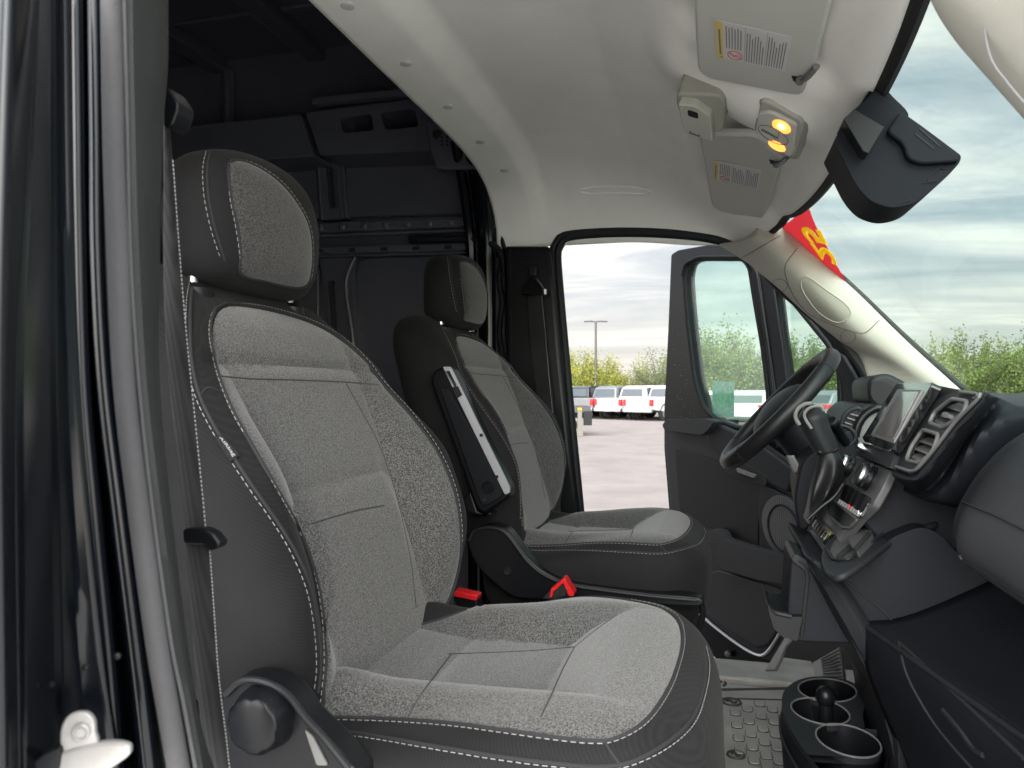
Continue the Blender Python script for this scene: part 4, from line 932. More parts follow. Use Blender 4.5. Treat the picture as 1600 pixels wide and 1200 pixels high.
dplate('inner_handle', [(1150, 731), (1180, 742), (1178, 747), (1152, 738)], .062, .01, MT['plastic_l'], .003, .002)
dplate('pocket_lip', [(1110, 826), (1124, 830), (1130, 842), (1160, 852), (1200, 862), (1238, 872), (1236, 915), (1180, 905), (1130, 890), (1120, 880), (1122, 850)], .075, .05, MT['pad'], .010, .008)
dplate('lower_panel', [(1095, 905), (1120, 890), (1180, 908), (1235, 925), (1220, 975), (1200, 1008), (1180, 1012), (1140, 985), (1100, 955)], .042, .012, MT['pad'], .012, .005)
m = MB(); m.tube(cr([dq(*p, off=.034) for p in [(1092, 958), (1120, 982), (1155, 1008), (1180, 1022), (1195, 1022), (1212, 1000), (1235, 955)]], 40), .005, 8); m.build('kick_strip', MT['silver'], dr)
m = MB(); m.ell(dq(1138, 1022, .012), (.012, .012, .012), 12); m.build('door_stop', MT['plastic_l'], dr)
spm = mat('speaker_mesh', (.03, .031, .034), .5); t = spm.node_tree
vo = t.nodes.new('ShaderNodeTexVoronoi'); vo.inputs['Scale'].default_value = 170; vo.inputs['Randomness'].default_value = 0; tcn = t.nodes.new('ShaderNodeTexCoord'); t.links.new(tcn.outputs['Object'], vo.inputs['Vector'])
rp_ = t.nodes.new('ShaderNodeValToRGB'); rp_.color_ramp.elements[0].position = .25; rp_.color_ramp.elements[0].color = (.006, .006, .006, 1); rp_.color_ramp.elements[1].position = .45; rp_.color_ramp.elements[1].color = (.06, .06, .064, 1)
t.links.new(vo.outputs['Distance'], rp_.inputs[0]); t.links.new(rp_.outputs[0], t.nodes['Principled BSDF'].inputs['Base Color'])
dplate('speaker_frame', [(1188, 755), (1262, 790), (1268, 885), (1240, 876), (1188, 858), (1184, 800)], .044, .016, MT['plastic_g'], .015, .004)
sp = [dq(1224+34*math.cos(t), 822+(47)*math.sin(t)+ (math.cos(t)*10), .046) for t in [k/40*2*math.pi for k in range(40)]]
m = MB(); m.prism(sp, dn*-.003); m.build('speaker_grille', spm, dr, bevel=.002)
sp = [dq(1224+24*math.cos(t), 826+(36)*math.sin(t)+ (math.cos(t)*8), .0475) for t in [k/40*2*math.pi for k in range(40)]]
m = MB(); m.tube(sp, .003, 6, closed=True); m.build('speaker_ring', MT['plastic'], dr)
# ------------------------------------------------------------------ dashboard
ds = thing('dashboard', (.45, 1.31, -.75), 'black grained van dashboard with touch screen, air vents and control knobs', 'dashboard')
PG, PS, PB = MT['plastic_g'], MT['plastic_s'], MT['plastic']
def profile(name, prof, y0, y1, mt, n=1, bev=0, **k):
    """XZ section swept across the van"""
    P = [Vector((p[0], 0, p[1])) for p in prof]; m = MB(); m.grid([[Vector((p.x, y0+(y1-y0)*i/n, p.z)) for p in P] for i in range(n+1)]); return m.build(name, mt, ds, solid=.004, soff=0, **k)
# top pad from the cowl to the front lip
top = cr([(.80, 0, -.012), (.66, 0, -.006), (.52, 0, -.010), (.43, 0, -.020), (.385, 0, -.045), (.37, 0, -.09), (.37, 0, -.30)], 40)
profile('top_pad', [(p.x, p.z) for p in top], 1.12, 2.14, PG, 10)
# passenger side: bulging airbag panel, rounded towards the centre
pp = cr([(.62, 0, -.012), (.47, 0, -.014), (.40, 0, -.022), (.345, 0, -.050), (.305, 0, -.090), (.278, 0, -.135), (.268, 0, -.170), (.272, 0, -.192), (.300, 0, -.205), (.36, 0, -.215)], 60)
rows = []
for i in range(40):
    t = i/39; y = .40+(1.055-.40)*math.sin(t*math.pi/2); s = (max(0, 1-t**16))**.5
    k = sst(.90, 1.055, y)
    rows.append([Vector((p.x*(1-k*k*.10)+k*k*.10*.50, y, p.z*(1-k*k*.06)-.16*k*k*.06)) for p in pp])
m = MB(); m.grid(rows)
rowe = rows[-1]; cc = Vector((.45, 1.06, -.12)); m.grid([rowe, [p.lerp(Vector((.45, 1.07, -.12)), .25)+Vector((0, .006, 0)) for p in rowe], [Vector((.45, 1.075, -.12))]*len(rowe)])
ap_ = m.build('airbag_panel', MT['pad'], ds); apb = bvh(m)
m = MB(); line_on(apb, [(1495, 780), (1520, 791), (1560, 808), (1600, 828), (1640, 846)], .0014, .0004)
m.build('panel_seam', MT['hole'], ds)
m = MB(); line_on(apb, [(1479, 862), (1520, 884), (1560, 908), (1600, 932), (1640, 955)], .002, .001); m.build('panel_lip', PG, ds)
# centre plane shared by screen, vents and climate panel
CN = Vector((-.894, 0, .447)).normalized(); CPL = (Vector((.299, 1.3, 0)), CN)
cq = on_plane(CPL)
def cplate(name, pts, off, th, mt, r=.006, bev=.002, holes=None, par=None, seg=3):
    m = MB(); m.prism(rpoly([cq(*p, off=off) for p in pts], r), CN*-th, holes=[rpoly([cq(*p, off=off) for p in h], .008) for h in holes] if holes else None); return m.build(name, mt, par or ds, bevel=bev, seg=seg)
# shell curving from the vent bezel back to the passenger panel
ra = [cq(*p) for p in [(1538, 612), (1529, 627), (1495, 661), (1468, 696), (1441, 731), (1425, 742), (1396, 731)]]
rb = [at(p[0], p[1], Y=y) for p, y in [((1562, 622), 1.16), ((1545, 640), 1.13), ((1512, 680), 1.10), ((1488, 716), 1.095), ((1462, 750), 1.10), ((1435, 768), 1.13), ((1402, 752), 1.24)]]
rc = [at(p[0], p[1], Y=y) for p, y in [((1605, 640), 1.10), ((1568, 654), 1.075), ((1530, 686), 1.06), ((1505, 725), 1.06), ((1480, 765), 1.075), ((1450, 782), 1.11), ((1402, 762), 1.26)]]
rd = [p+Vector((.07, .05, -.02)) for p in rc]
ra2 = [cq(p[0], p[1], off=.004) for p in [(1549, 618), (1537, 633), (1503, 668), (1475, 705), (1447, 742), (1425, 753), (1394, 741)]]
m = MB(); m.loft([[p+CN*.000 for p in ra], ra2, rb, rc, rd], 60, 44); m.build('centre_shell', PB, ds, solid=.003)
v1 = [(1487, 623), (1512, 627), (1506, 645), (1490, 658), (1473, 668), (1452, 661), (1460, 644)]
v2 = [(1442, 671), (1467, 679), (1458, 705), (1438, 724), (1416, 719), (1424, 697)]
bz = [(1494, 608), (1538, 613), (1529, 627), (1495, 661), (1468, 696), (1441, 731), (1425, 742), (1396, 731), (1409, 696), (1433, 656), (1458, 627)]
cplate('vent_bezel', bz, .002, .006, PG, .004, .0015, holes=[v1, v2])
cplate('vent_well', [(1455, 615), (1535, 615), (1500, 660), (1440, 735), (1405, 725)], -.028, .004, MT['hole'], .002, 0)
def rimmed(v, slats, off=.003):
    a = thing_part = None
    m = MB(); m.tube(rpoly([cq(*p, off=off) for p in v], .008, 6), .0026, 8, closed=True); r_ = m.build('air_vent', MT['plastic_l'], ds)
    for a, b in slats:
        m = MB(); A, B = cq(*a, off=-.003), cq(*b, off=-.003); m.prism([A, B, B+Vector((.012, 0, .004)), A+Vector((.012, 0, .004))], Vector((-.0012, 0, -.0022))); m.build('slat', MT['plastic_l'], r_)
    return r_
r_ = rimmed(v1, [((1481, 634), (1505, 642)), ((1469, 648), (1495, 652)), ((1458, 655), (1479, 663))])
m = MB(); m.prism(rpoly([cq(*p, off=.003) for p in [(1471, 645), (1478, 643), (1484, 647), (1482, 653), (1474, 652)]], .001), CN*-.01); m.build('vent_tab', MT['plastic_l'], r_, bevel=.001)
rimmed(v2, [((1435, 687), (1461, 695)), ((1428, 699), (1452, 708)), ((1421, 711), (1442, 720))])
m = MB(); m.tube(cr([cq(*p, off=.004) for p in [(1532, 615), (1526, 626), (1492, 660), (1464, 696), (1438, 727), (1424, 736), (1400, 729)]], 40), .0022, 8)
m.tube(cr([cq(*p, off=.004) for p in [(1500, 612), (1528, 616), (1522, 622)]], 10), .002, 6); m.build('bezel_line', MT['plastic_l'], ds)
cplate('bezel_recess', [(1499, 616), (1524, 619), (1520, 625), (1498, 621)], .0028, .002, MT['hole'], .001, 0)
# touch screen
cplate('screen_surround', [(1455, 600), (1494, 608), (1456, 627), (1431, 656), (1408, 696), (1394, 732), (1388, 728), (1400, 690), (1440, 620)], -.001, .02, PG, .004, .002)
so_ = cplate('touch_screen', [(1404, 598), (1456, 597), (1455, 602), (1392, 703), (1386, 704), (1350, 690), (1347, 684), (1399, 601)], .018, .014, MT['gloss'], .003, .0012)
cplate('screen_frame', [(1402, 608), (1440, 609), (1395, 692), (1360, 680)], .0205, .003, MT['plastic_l'], .002, .0006, par=so_)
cplate('display', [(1406, 612), (1434, 612), (1395, 686), (1366, 677)], .0215, .002, MT['screen'], .001, 0, par=so_)
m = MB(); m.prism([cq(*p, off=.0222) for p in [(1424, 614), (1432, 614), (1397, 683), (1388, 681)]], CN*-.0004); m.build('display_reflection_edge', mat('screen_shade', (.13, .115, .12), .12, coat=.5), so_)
m = MB()
for k in range(6):
    a = Vector((1397-7.2*k, 612+12.5*k, 0)); m.box(cq(a.x+1, a.y+6, off=.012), (.006, .006, .006))
m.build('side_buttons', MT['plastic_l'], so_)
cplate('lower_trim', [(1348, 691), (1388, 707), (1398, 708), (1390, 731), (1340, 711)], .010, .02, PG, .004, .003)
c = cq(1343, 697, off=.02); m = MB(); m.lathe(c, CN, [(.0001, .004), (.005, .004), (.0065, .001), (.007, -.01)], 18); m.build('volume_dial', MT['chrome'], ds)
# climate panel
CPM = mat('console_grey', (.058, .058, .06), .42, nscale=800, nstr=.2, ndist=.0006, var=.12, vscale=8)
cpn = [(1338, 712), (1391, 733), (1380, 758), (1362, 790), (1340, 812), (1310, 848), (1296, 874), (1284, 884), (1262, 868), (1255, 845), (1260, 815), (1290, 780), (1308, 748), (1322, 728)]
cplate('control_panel', cpn, .0, .012, CPM, .006, .003)
m = MB(); m.prism([at(p[0], p[1], Y=1.205) for p in [(1392, 734), (1364, 788), (1345, 815), (1400, 880), (1520, 860), (1520, 740), (1440, 720)]], (.004, .22, 0)); m.build('console_side', PB, ds, bevel=.006)
def knob(c, r):
    p = cq(*c, off=.0); m = MB(); m.lathe(p, CN, [(r*1.12, 0), (r*1.12, .002), (r, .003), (r*.97, .016), (r*.86, .020), (r*.80, .0205), (r*.3, .019), (.0001, .019)], 36)
    k = m.build('climate_knob', PS, ds); m = MB(); m.lathe(p, CN, [(r*.99, .0155), (r*.97, .0195), (r*.88, .0212), (r*.84, .0205)], 36); m.build('knob_ring', MT['chrome'], k)
    m = MB()
    for i in range(10):
        a = i*math.pi/5; u = Vector((0, 1, 0)); v = CN.cross(u); m.box(p+CN*.010+(u*math.cos(a)+v*math.sin(a))*r*1.0, (.003, .003, .009), Matrix.Rotation(R_(26.6), 3, 'Y') @ Matrix.Rotation(a, 3, 'Z'))
    m.build('knob_grip', PB, k)
knob((1331, 731), .0165); knob((1361, 749), .0185)
cl = cplate('climate_unit', [(1320, 755), (1358, 776), (1356, 786), (1343, 808), (1336, 806), (1308, 785)], .003, .004, MT['gloss'], .003, .0006)
m = MB(); rnd = random.Random(5)
for k in range(9):
    a = cq(1311+3.7*k, 783+2.5*k, off=.004); m.box(a, (.002, .0022, .007), Matrix.Rotation(R_(26.6), 3, 'Y'))
m.build('climate_buttons', MT['plastic_l'], cl)
m = MB(); m.box(cq(1326, 791, off=.005), (.002, .0024, .006)); m.build('red_key', MT['red'], cl)
m = MB(); m.box(cq(1341, 800, off=.005), (.0015, .004, .005)); m.build('climate_key', MT['silver'], cl)
cplate('coin_tray', [(1293, 788), (1300, 782), (1338, 812), (1328, 822), (1318, 822), (1296, 803)], .0012, .003, PS, .005, .0005)
m = MB(); m.tube(rpoly([cq(*p, off=.002) for p in [(1291, 788), (1300, 780), (1340, 812), (1328, 825), (1316, 824), (1294, 805)]], .006), .0022, 6, closed=True); m.build('tray_rim', CPM, ds)
sw = cplate('switch_bank', [(1278, 806), (1302, 833), (1288, 851), (1266, 824), (1268, 815)], .004, .006, MT['gloss'], .002, .001)
m = MB()
for k in range(6):
    a, b = cq(1275+4*k, 813+4.6*k, off=.005), cq(1269+3.6*k, 823+4.6*k, off=.005); m.tube([a, b], .0009, 5)
m.tube([cq(*p, off=.005) for p in [(1267, 824), (1287, 849), (1301, 834)]], .0012, 5); m.build('switch_edges', MT['chrome'], sw)
# shelf pod with USB slot
n3 = Vector((-.35, 0, 1)).normalized(); PP = (Vector((.17, 1.3, -.235)), n3); pq = on_plane(PP)
pod = [(1283, 866), (1296, 838), (1318, 824), (1352, 802), (1384, 786), (1415, 779), (1440, 792), (1466, 812), (1440, 826), (1397, 842), (1345, 882), (1312, 898), (1290, 892)]
m = MB(); m.prism(cr([pq(*p) for p in pod], 80, True), (0, 0, -.010)); sp_ = m.build('shelf_pod', PG, ds, bevel=.004, seg=4)
inn = [(1293, 860), (1300, 845), (1322, 828), (1352, 808), (1384, 790), (1412, 806), (1408, 814), (1362, 846), (1326, 874), (1302, 874)]
m = MB(); m.prism(rpoly([pq(*p, off=.0015) for p in inn], .01), n3*-.003); m.build('shelf_tray', CPM, sp_, bevel=.001)
m = MB(); m.tube(rpoly([pq(*p, off=.003) for p in inn], .01), .0022, 6, closed=True); m.build('shelf_rim', PG, sp_)
m = MB(); m.prism(rpoly([pq(*p, off=.012) for p in [(1325, 842), (1350, 824), (1360, 826), (1363, 833), (1338, 858), (1332, 856)]], .003), n3*-.014); m.build('shelf_block', CPM, sp_, bevel=.0025, seg=3)
m = MB(); m.prism(rpoly([pq(*p, off=.0135) for p in [(1333, 856), (1356, 830), (1362, 832), (1337, 860)]], .002), n3*-.002); m.prism(rpoly([pq(*p, off=.004) for p in [(1306, 868), (1326, 850), (1331, 855), (1312, 872)]], .002), n3*-.002); m.build('shelf_grooves', MT['hole'], sp_)
m = MB(); m.prism(rpoly([pq(*p, off=.003) for p in [(1373, 816), (1386, 804), (1390, 804), (1379, 818)]], .001), n3*-.001); m.build('usb_slot', MT['hole'], sp_)
# console flank: one broad panel facing the near door
fl = [(1262, 868), (1284, 880), (1312, 894), (1345, 879), (1397, 838), (1440, 822), (1472, 835), (1490, 860), (1640, 945), (1640, 1260), (1402, 1260), (1396, 1180), (1374, 1090), (1330, 1000), (1290, 925), (1264, 886)]
m = MB(); m.prism(rpoly([at(p[0], p[1], Y=1.165) for p in fl], .012), (0, .30, 0)); m.build('console_flank', PB, ds, bevel=.012, seg=4)
m = MB(); m.tube(cr([at(p[0], p[1], Y=1.163) for p in [(1312, 900), (1350, 930), (1392, 968), (1410, 1010), (1440, 1090), (1480, 1180), (1500, 1230)]], 40), .0016, 6); m.build('flank_seam', MT['hole'], ds)
m = MB(); m.loft([[at(p[0], p[1], Y=1.30) for p in [(1252, 850), (1266, 900), (1302, 975), (1350, 1060), (1372, 1120), (1380, 1250)]], [at(p[0], p[1], Y=1.16) for p in [(1262, 868), (1286, 912), (1330, 990), (1378, 1075), (1398, 1140), (1404, 1260)]], [at(p[0], p[1], Y=1.155) for p in [(1280, 880), (1312, 905), (1358, 975), (1396, 1060), (1414, 1130), (1420, 1260)]]], 40, 12); m.build('flank_edge', PG, ds, solid=.003)
# glove shelf below the airbag panel
prof = [(.50, -.200), (.43, -.250), (.345, -.298), (.300, -.316), (.272, -.320), (.262, -.330), (.262, -.36), (.275, -.41), (.31, -.50), (.345, -.60), (.36, -.78)]
P = cr([Vector((p[0], 0, p[1])) for p in prof], 60)
rows = []
for i in range(30):
    y = .40+(1.165-.40)*i/29; k = sst(1.06, 1.165, y)
    q_ = max(0, (y-.80)/.365); rows.append([Vector((p.x+.022-.080*q_, y, p.z-.004*q_)) for p in P])
m = MB(); m.grid(rows); m.build('glove_shelf', PB, ds, solid=.004); gb = bvh(m)
m = MB(); m.tube([Vector((.264+.022-.080*max(0, (y-.80)/.365), y, -.3255-.004*max(0, (y-.80)/.365))) for y in [.45+.71*k/20 for k in range(21)]], .0035, 12); m.build('shelf_highlight', PG, ds)  # paler tube stands in for the highlight along the shelf edge
m = MB(); line_on(gb, [(1404, 1003), (1420, 1060), (1460, 1130), (1510, 1190), (1540, 1220)], .0022, .0)
line_on(gb, [(1404, 1003), (1450, 1045), (1520, 1110), (1600, 1185)], .0022, .0); m.build('shelf_seam', MT['hole'], ds)
m = MB(); line_on(gb, [(1474, 1110), (1500, 1140), (1522, 1170), (1537, 1180)], .0035, .0); m.build('finger_lip', PG, ds)
# instrument hood, left vent, dash face behind the wheel
hd = [(1356, 602), (1360, 592), (1370, 586), (1386, 584), (1402, 590), (1420, 604), (1424, 640), (1382, 638), (1366, 634), (1358, 624)]
m = MB(); m.prism(cr([at(p[0], p[1], Y=1.62) for p in hd], 50, True), (.02, .30, 0)); m.build('instrument_hood', PG, ds, bevel=.014, seg=4)
m = MB(); m.prism(cr([at(p[0], p[1], Y=1.618) for p in [(1360, 604), (1366, 596), (1380, 596), (1396, 606), (1402, 632), (1384, 635), (1370, 631), (1361, 620)]], 40, True), (0, .004, 0)); m.build('instrument_well', MT['hole'], ds, bevel=.002)
m = MB(); m.prism([at(p[0], p[1], Y=1.60) for p in [(1318, 672), (1328, 648), (1344, 634), (1362, 628), (1384, 636), (1400, 650), (1390, 720), (1330, 720), (1312, 700)]], (.02, .45, 0)); m.build('driver_fascia', PG, ds, bevel=.02, seg=4)
m = MB(); m.tube(cr([at(p[0], p[1], Y=1.595) for p in [(1316, 663), (1320, 650), (1328, 642), (1340, 638), (1345, 642), (1340, 655), (1332, 667), (1320, 668)]], 40, True), .005, 8, closed=True); vl = m.build('air_vent', PG, ds)
m = MB(); m.prism(cr([at(p[0], p[1], Y=1.592) for p in [(1318, 662), (1322, 651), (1329, 644), (1340, 641), (1342, 645), (1336, 655), (1331, 664), (1321, 666)]], 30, True), (0, .002, 0)); m.build('vent_core', MT['hole'], vl)
m = MB()
for a, b in (((1320, 660), (1331, 664)), ((1324, 653), (1336, 657)), ((1329, 647), (1341, 650))): m.tube([at(*a, Y=1.588), at(*b, Y=1.588)], .0018, 6)
m.build('slat', MT['plastic_l'], vl)
m = MB(); m.tube(cr([at(p[0], p[1], Y=1.585) for p in [(1336, 682), (1341, 664), (1352, 648), (1368, 638), (1378, 638)]], 30), .008, 10); m.build('gauge_ring', PS, ds)
m = MB(); m.prism(cr([at(p[0], p[1], Y=1.592) for p in [(1342, 690), (1346, 668), (1357, 652), (1372, 644), (1385, 646), (1370, 690)]], 30, True), (0, .004, 0)); m.build('gauge_panel', MT['plastic_l'], ds)
m = MB(); m.prism(rpoly([at(p[0], p[1], Y=1.50) for p in [(1252, 720), (1290, 690), (1330, 665), (1345, 720), (1330, 745), (1300, 760), (1262, 830), (1248, 830), (1240, 780)]], .02), (.03, .40, 0)); m.build('column_shroud', PB, ds, bevel=.015, seg=3)
# drawer type cup tray pulled out of the console
ct = thing('cup_tray', at(1240, 1000, Y=1.3), 'black cup tray pulled out from the console below the switch bank', 'cup tray')
m = MB(); o = [(1236, 872), (1242, 866), (1262, 874), (1270, 890), (1290, 915), (1335, 990), (1335, 1006), (1260, 1004), (1240, 1002), (1228, 995), (1232, 930)]
m.prism(rpoly([at(p[0], p[1], Y=1.20) for p in o], .004), (0, .11, 0)); m.build('housing', PB, ct, bevel=.004, seg=3)
m = MB(); m.tube(rpoly([at(p[0], p[1], Y=1.198) for p in [(1252, 1000), (1262, 905), (1260, 884), (1242, 872)]], .006)[5:-5], .0030, 8); m.build('housing_seam', MT['hole'], ct)
m = MB(); m.prism(rpoly([at(p[0], p[1], Y=1.196) for p in [(1236, 874), (1242, 866), (1261, 874), (1267, 889), (1258, 893), (1240, 880)]], .002), (0, .118, 0)); m.build('rim', PG, ct, bevel=.003, seg=3)
cup = [(1199, 940), (1203, 962), (1209, 982), (1222, 995), (1246, 1002), (1254, 964), (1238, 964), (1206, 957)]
m = MB(); m.prism(rpoly([at(p[0], p[1], Y=1.185) for p in cup], .002), (0, .125, 0)); m.build('cup', PS, ct, bevel=.003, seg=3)
m = MB(); rim = [at(1250, 966, Y=1.185), at(1207, 957, Y=1.185), at(1199, 942, Y=1.24), at(1201, 930, Y=1.31), at(1226, 926, Y=1.31)]
m.tube(rpoly(rim, .012)[5:-5], .0035, 10); m.build('cup_rim', PG, ct)

# ------------------------------------------------------------------ steering wheel
wc = at(1216, 640, Y=1.72)
ex = (at(1293, 560, Y=1.72)-at(1139, 718, Y=1.72)).normalized(); ey = Vector((-.05, .998, 0)).normalized(); ey = (ey-ex*ey.dot(ex)).normalized(); en = ex.cross(ey)
if en.x > 0: en = -en
RW = (at(1296, 558, Y=1.72)-at(1136, 721, Y=1.72)).length/2
swh = thing('steering_wheel', wc, 'black leather steering wheel tilted low in front of the open driver door', 'steering wheel')
m = MB(); ring = [wc+ex*RW*math.cos(a)+ey*RW*math.sin(a) for a in [k/72*2*math.pi for k in range(72)]]
m.tube(ring, .0175, 14, closed=True); m.build('rim', MT['leather'], swh)
m = MB()
for a in (.75, 2.4, -.75, -2.4):
    t = [wc+ex*RW*math.cos(a+d)+ey*RW*math.sin(a+d) for d in (-.008, 0, .008)]; m.tube(t, .0181, 14)
m.build('rim_joint', MT['hole'], swh)
for a in (math.pi/2, -math.pi/2, math.pi):
    d = ex*math.cos(a)+ey*math.sin(a); m = MB(); m.loft([[wc+d*.04+ex.cross(en)*0+en*-.02+s*.030*(en.cross(d)) for s in (-1, 0, 1)], [wc+d*(RW*.6)+s*.018*(en.cross(d))-en*.012 for s in (-1, 0, 1)], [wc+d*(RW-.006)+s*.016*(en.cross(d)) for s in (-1, 0, 1)]], 9, 12); sp_k = m.build('spoke', PS, swh, solid=.014)
    if abs(a) < 2:
        q = MB(); q.loft([[wc+d*.07-en*.002+s*.014*en.cross(d) for s in (-1, 1)], [wc+d*(RW-.03)-en*-.0+s*.010*en.cross(d) for s in (-1, 1)]], 4, 6); q.build('switch_pad', MT['plastic_l'], sp_k, solid=.006)
Mx = Matrix((ex, ey, en)).transposed()
m = MB(); m.ell(wc-en*.010, (.078, .088, .036), 24, Mx); m.build('hub', PG, swh)
m = MB(); m.lathe(wc+en*.020, en, [(.022, 0), (.024, .002), (.026, 0)], 28); m.build('hub_ring', MT['chrome'], swh)
m = MB(); m.tube([wc-en*.02, wc-en*.09, wc-en*.26], [.05, .062, .075], 20); m.build('column', PB, swh)
cb_ = MB(); cb_.loft([[at(p[0], p[1], Y=1.58) for p in [(1228, 712), (1240, 740), (1254, 762), (1266, 775)]], [at(p[0], p[1], Y=1.575) for p in [(1240, 712), (1252, 733), (1264, 754), (1272, 770)]]], 20, 4); cb_.build('column_trim', MT['plastic_l'], swh, solid=.004)
m = MB(); m.prism(rpoly([at(p[0], p[1], Y=1.572) for p in [(1241, 738), (1245, 738), (1258, 756), (1255, 758)]], .003), (0, .002, 0)); m.build('column_slot', MT['hole'], swh)
# ------------------------------------------------------------------ shifter
YG = 1.40
gs = thing('gear_lever', cq(1285, 790), 'black gear lever with ringed grip and creased leather boot beside the wheel', 'gear lever')
axp = [(1266, 640), (1272, 662), (1282, 684), (1293, 704)]; aw = [15, 19.5, 17, 14.5]
rows = []
kp = -1
c_ = cr([at(p[0], p[1], Y=YG) for p in [(1263, 632)]+axp], 24)
for i, c in enumerate(c_):
    t = i/23; r = (.006+.020*math.sin(min(1, t*3.2)*math.pi/2)-.006*t)
    d = (c_[min(23, i+1)]-c_[max(0, i-1)]).normalized(); u = Vector((0, 1, 0)); v = d.cross(u).normalized()
    rows.append([c+(u*math.cos(a)*1.25+v*math.sin(a))*r for a in [k/24*2*math.pi for k in range(24)]])
m = MB(); m.grid(rows, cv=True); m.f.append(tuple(range(24))); m.build('grip', PG, gs)
m = MB(); m.tube(cr([at(p[0], p[1], Y=YG-.03) for p in [(1249, 664), (1243, 652), (1246, 640), (1256, 632), (1268, 630)]], 24), .0035, 8); m.tube(cr([at(p[0], p[1], Y=YG-.032) for p in [(1268, 670), (1258, 654), (1258, 644), (1268, 636), (1282, 635), (1287, 642)]], 30), .0028, 8); m.build('grip_ring', MT['plastic_l'], gs)
m = MB(); m.tube(cr([at(p[0], p[1], Y=YG-.018) for p in [(1279, 706), (1293, 708), (1308, 702)]], 10), .003, 8); m.build('collar', PS, gs)
L1 = [(1278, 708), (1274, 730), (1266, 760), (1261, 790), (1258, 812)]; R1 = [(1308, 703), (1318, 722), (1316, 750), (1296, 780), (1262, 812)]
cl_ = cr([Vector((a[0], a[1], 0)) for a in L1], 30); cr2 = cr([Vector((a[0], a[1], 0)) for a in R1], 30); rows = []
for i in range(30):
    a, b = cl_[i], cr2[i]; y = YG-.02*i/29; A, B = at(a.x, a.y, Y=y), at(b.x, b.y, Y=y); c = (A+B)/2; h = (B-A)/2; t = i/29
    rows.append([c+h*math.cos(q)+Vector((0, 1, 0))*math.sin(q)*(.02+.025*t)*(1+.18*math.cos(5*q+2.2*t)*math.sin(t*3.1)) for q in [k/48*2*math.pi for k in range(48)]])
m = MB(); m.grid(rows, cv=True); m.build('boot', MT['leather'], gs)
m = MB(); m.tube(cr([at(p[0], p[1], Y=1.34) for p in [(1262, 812), (1284, 792), (1304, 776), (1318, 756)]], 20), .003, 8); m.build('boot_frame', PS, gs)
# stalk by the column
a, b = at(1299, 657, Y=1.46), at(1322, 692, Y=1.50)
kst = thing('column_stalk', b, 'short round black stalk pointing up out of a round well right of the gear lever', 'stalk')
m = MB(); m.tube([a, a.lerp(b, .25), a.lerp(b, .3), b], [.0105, .0105, .008, .008], 18); m.build('stem', PS, kst)
m = MB(); m.lathe(a, (a-b).normalized(), [(.0075, .0), (.008, .0015), (.0105, .0), (.011, -.004)], 24); m.build('end_cap', PG, kst)
m = MB(); m.prism(ellp(lambda x, y, o: at(x, y, Y=1.505), (1320, 680), 17, 12, .5, 0), (0, .01, 0)); m.build('well', MT['hole'], kst, bevel=.001)
m = MB(); m.tube(ellp(lambda x, y, o: at(x, y, Y=1.503), (1320, 680), 18, 13, .5, 0), .0035, 8, closed=True); m.build('well_rim', PG, kst)

# ------------------------------------------------------------------ floor: mat, foot rest, lower cup holder
zq = lambda x, y, off=0: at(x, y, Z=FL+.004+off)
fm = thing('floor_mat', zq(1170, 1130), 'grey rubber floor mat with raised oval studs in front of the far seat', 'floor mat')
m = MB(); m.prism([(-.35, 1.50, FL+.003), (.55, 1.50, FL+.003), (.55, 2.08, FL+.003), (-.35, 2.08, FL+.003)], (0, 0, .006)); m.build('mat_sheet', MT['matrub'], fm, bevel=.002)
m = MB()
for a, b in (((1122, 1078), (1240, 1076)), ((1125, 1091), (1240, 1094))): m.tube([zq(*a, off=.006), zq(*b, off=.006)], .004 if a[1] < 1080 else .002, 6)
m.tube([zq(1126, 1090, off=.006), zq(1130, 1200, off=.006)], .004, 6); m.build('mat_groove', MT['matdk'], fm)
for col, (cx, cy, n_) in enumerate(((1149, 1114, 3), (1168, 1108, 5), (1187, 1100, 6), (1207, 1109, 5), (1224, 1118, 2))):
    for k in range(n_+1):
        t = zq(cx+k*2.6, cy+k*19.0+ (k*k*.3), off=.006)
        if proj(t)[1] > 1215: continue
        m = MB(); m.prism(rpoly([t+Vector((dx, dy, 0)) for dx, dy in ((-.011, -.016), (.011, -.016), (.011, .016), (-.011, .016))], .009), (0, 0, .0025)); sd_ = m.build('stud', MT['matrub'], fm, bevel=.001)
        m = MB(); m.tube(rpoly([t+Vector((dx, dy, .0005)) for dx, dy in ((-.0122, -.0172), (.0122, -.0172), (.0122, .0172), (-.0122, .0172))], .009), .0007, 5, closed=True); m.build('stud_groove', MT['matdk'], sd_)
for q, r in (((1143, 1097), .024), ((1150, 1180), .019)):
    c = zq(*q, off=.006); m = MB(); m.lathe(c, (0, 0, 1), [(r*.78, 0), (r*.78, .002), (r, .003), (r*1.05, 0)], 30); rg = m.build('mat_badge', MT['matdk'], fm)
    m = MB(); m.tube(cr([c+Vector((dx*r, dy*r, .002)) for dx, dy in ((-.5, .1), (-.1, .35), (.1, -.3), (.5, -.05))], 14), r*.13, 6); m.build('badge_mark', MT['matdk'], rg)
m = MB(); m.tube(cr([zq(*p, off=.006) for p in [(1122, 1068), (1130, 1063), (1134, 1068), (1130, 1072)]], 12), .003, 6); m.build('mat_hook', MT['matdk'], fm)
fr_ = thing('foot_rest', at(1240, 1060, Y=2.05), 'pale moulded footrest with ribbed pad under the dashboard', 'footrest')
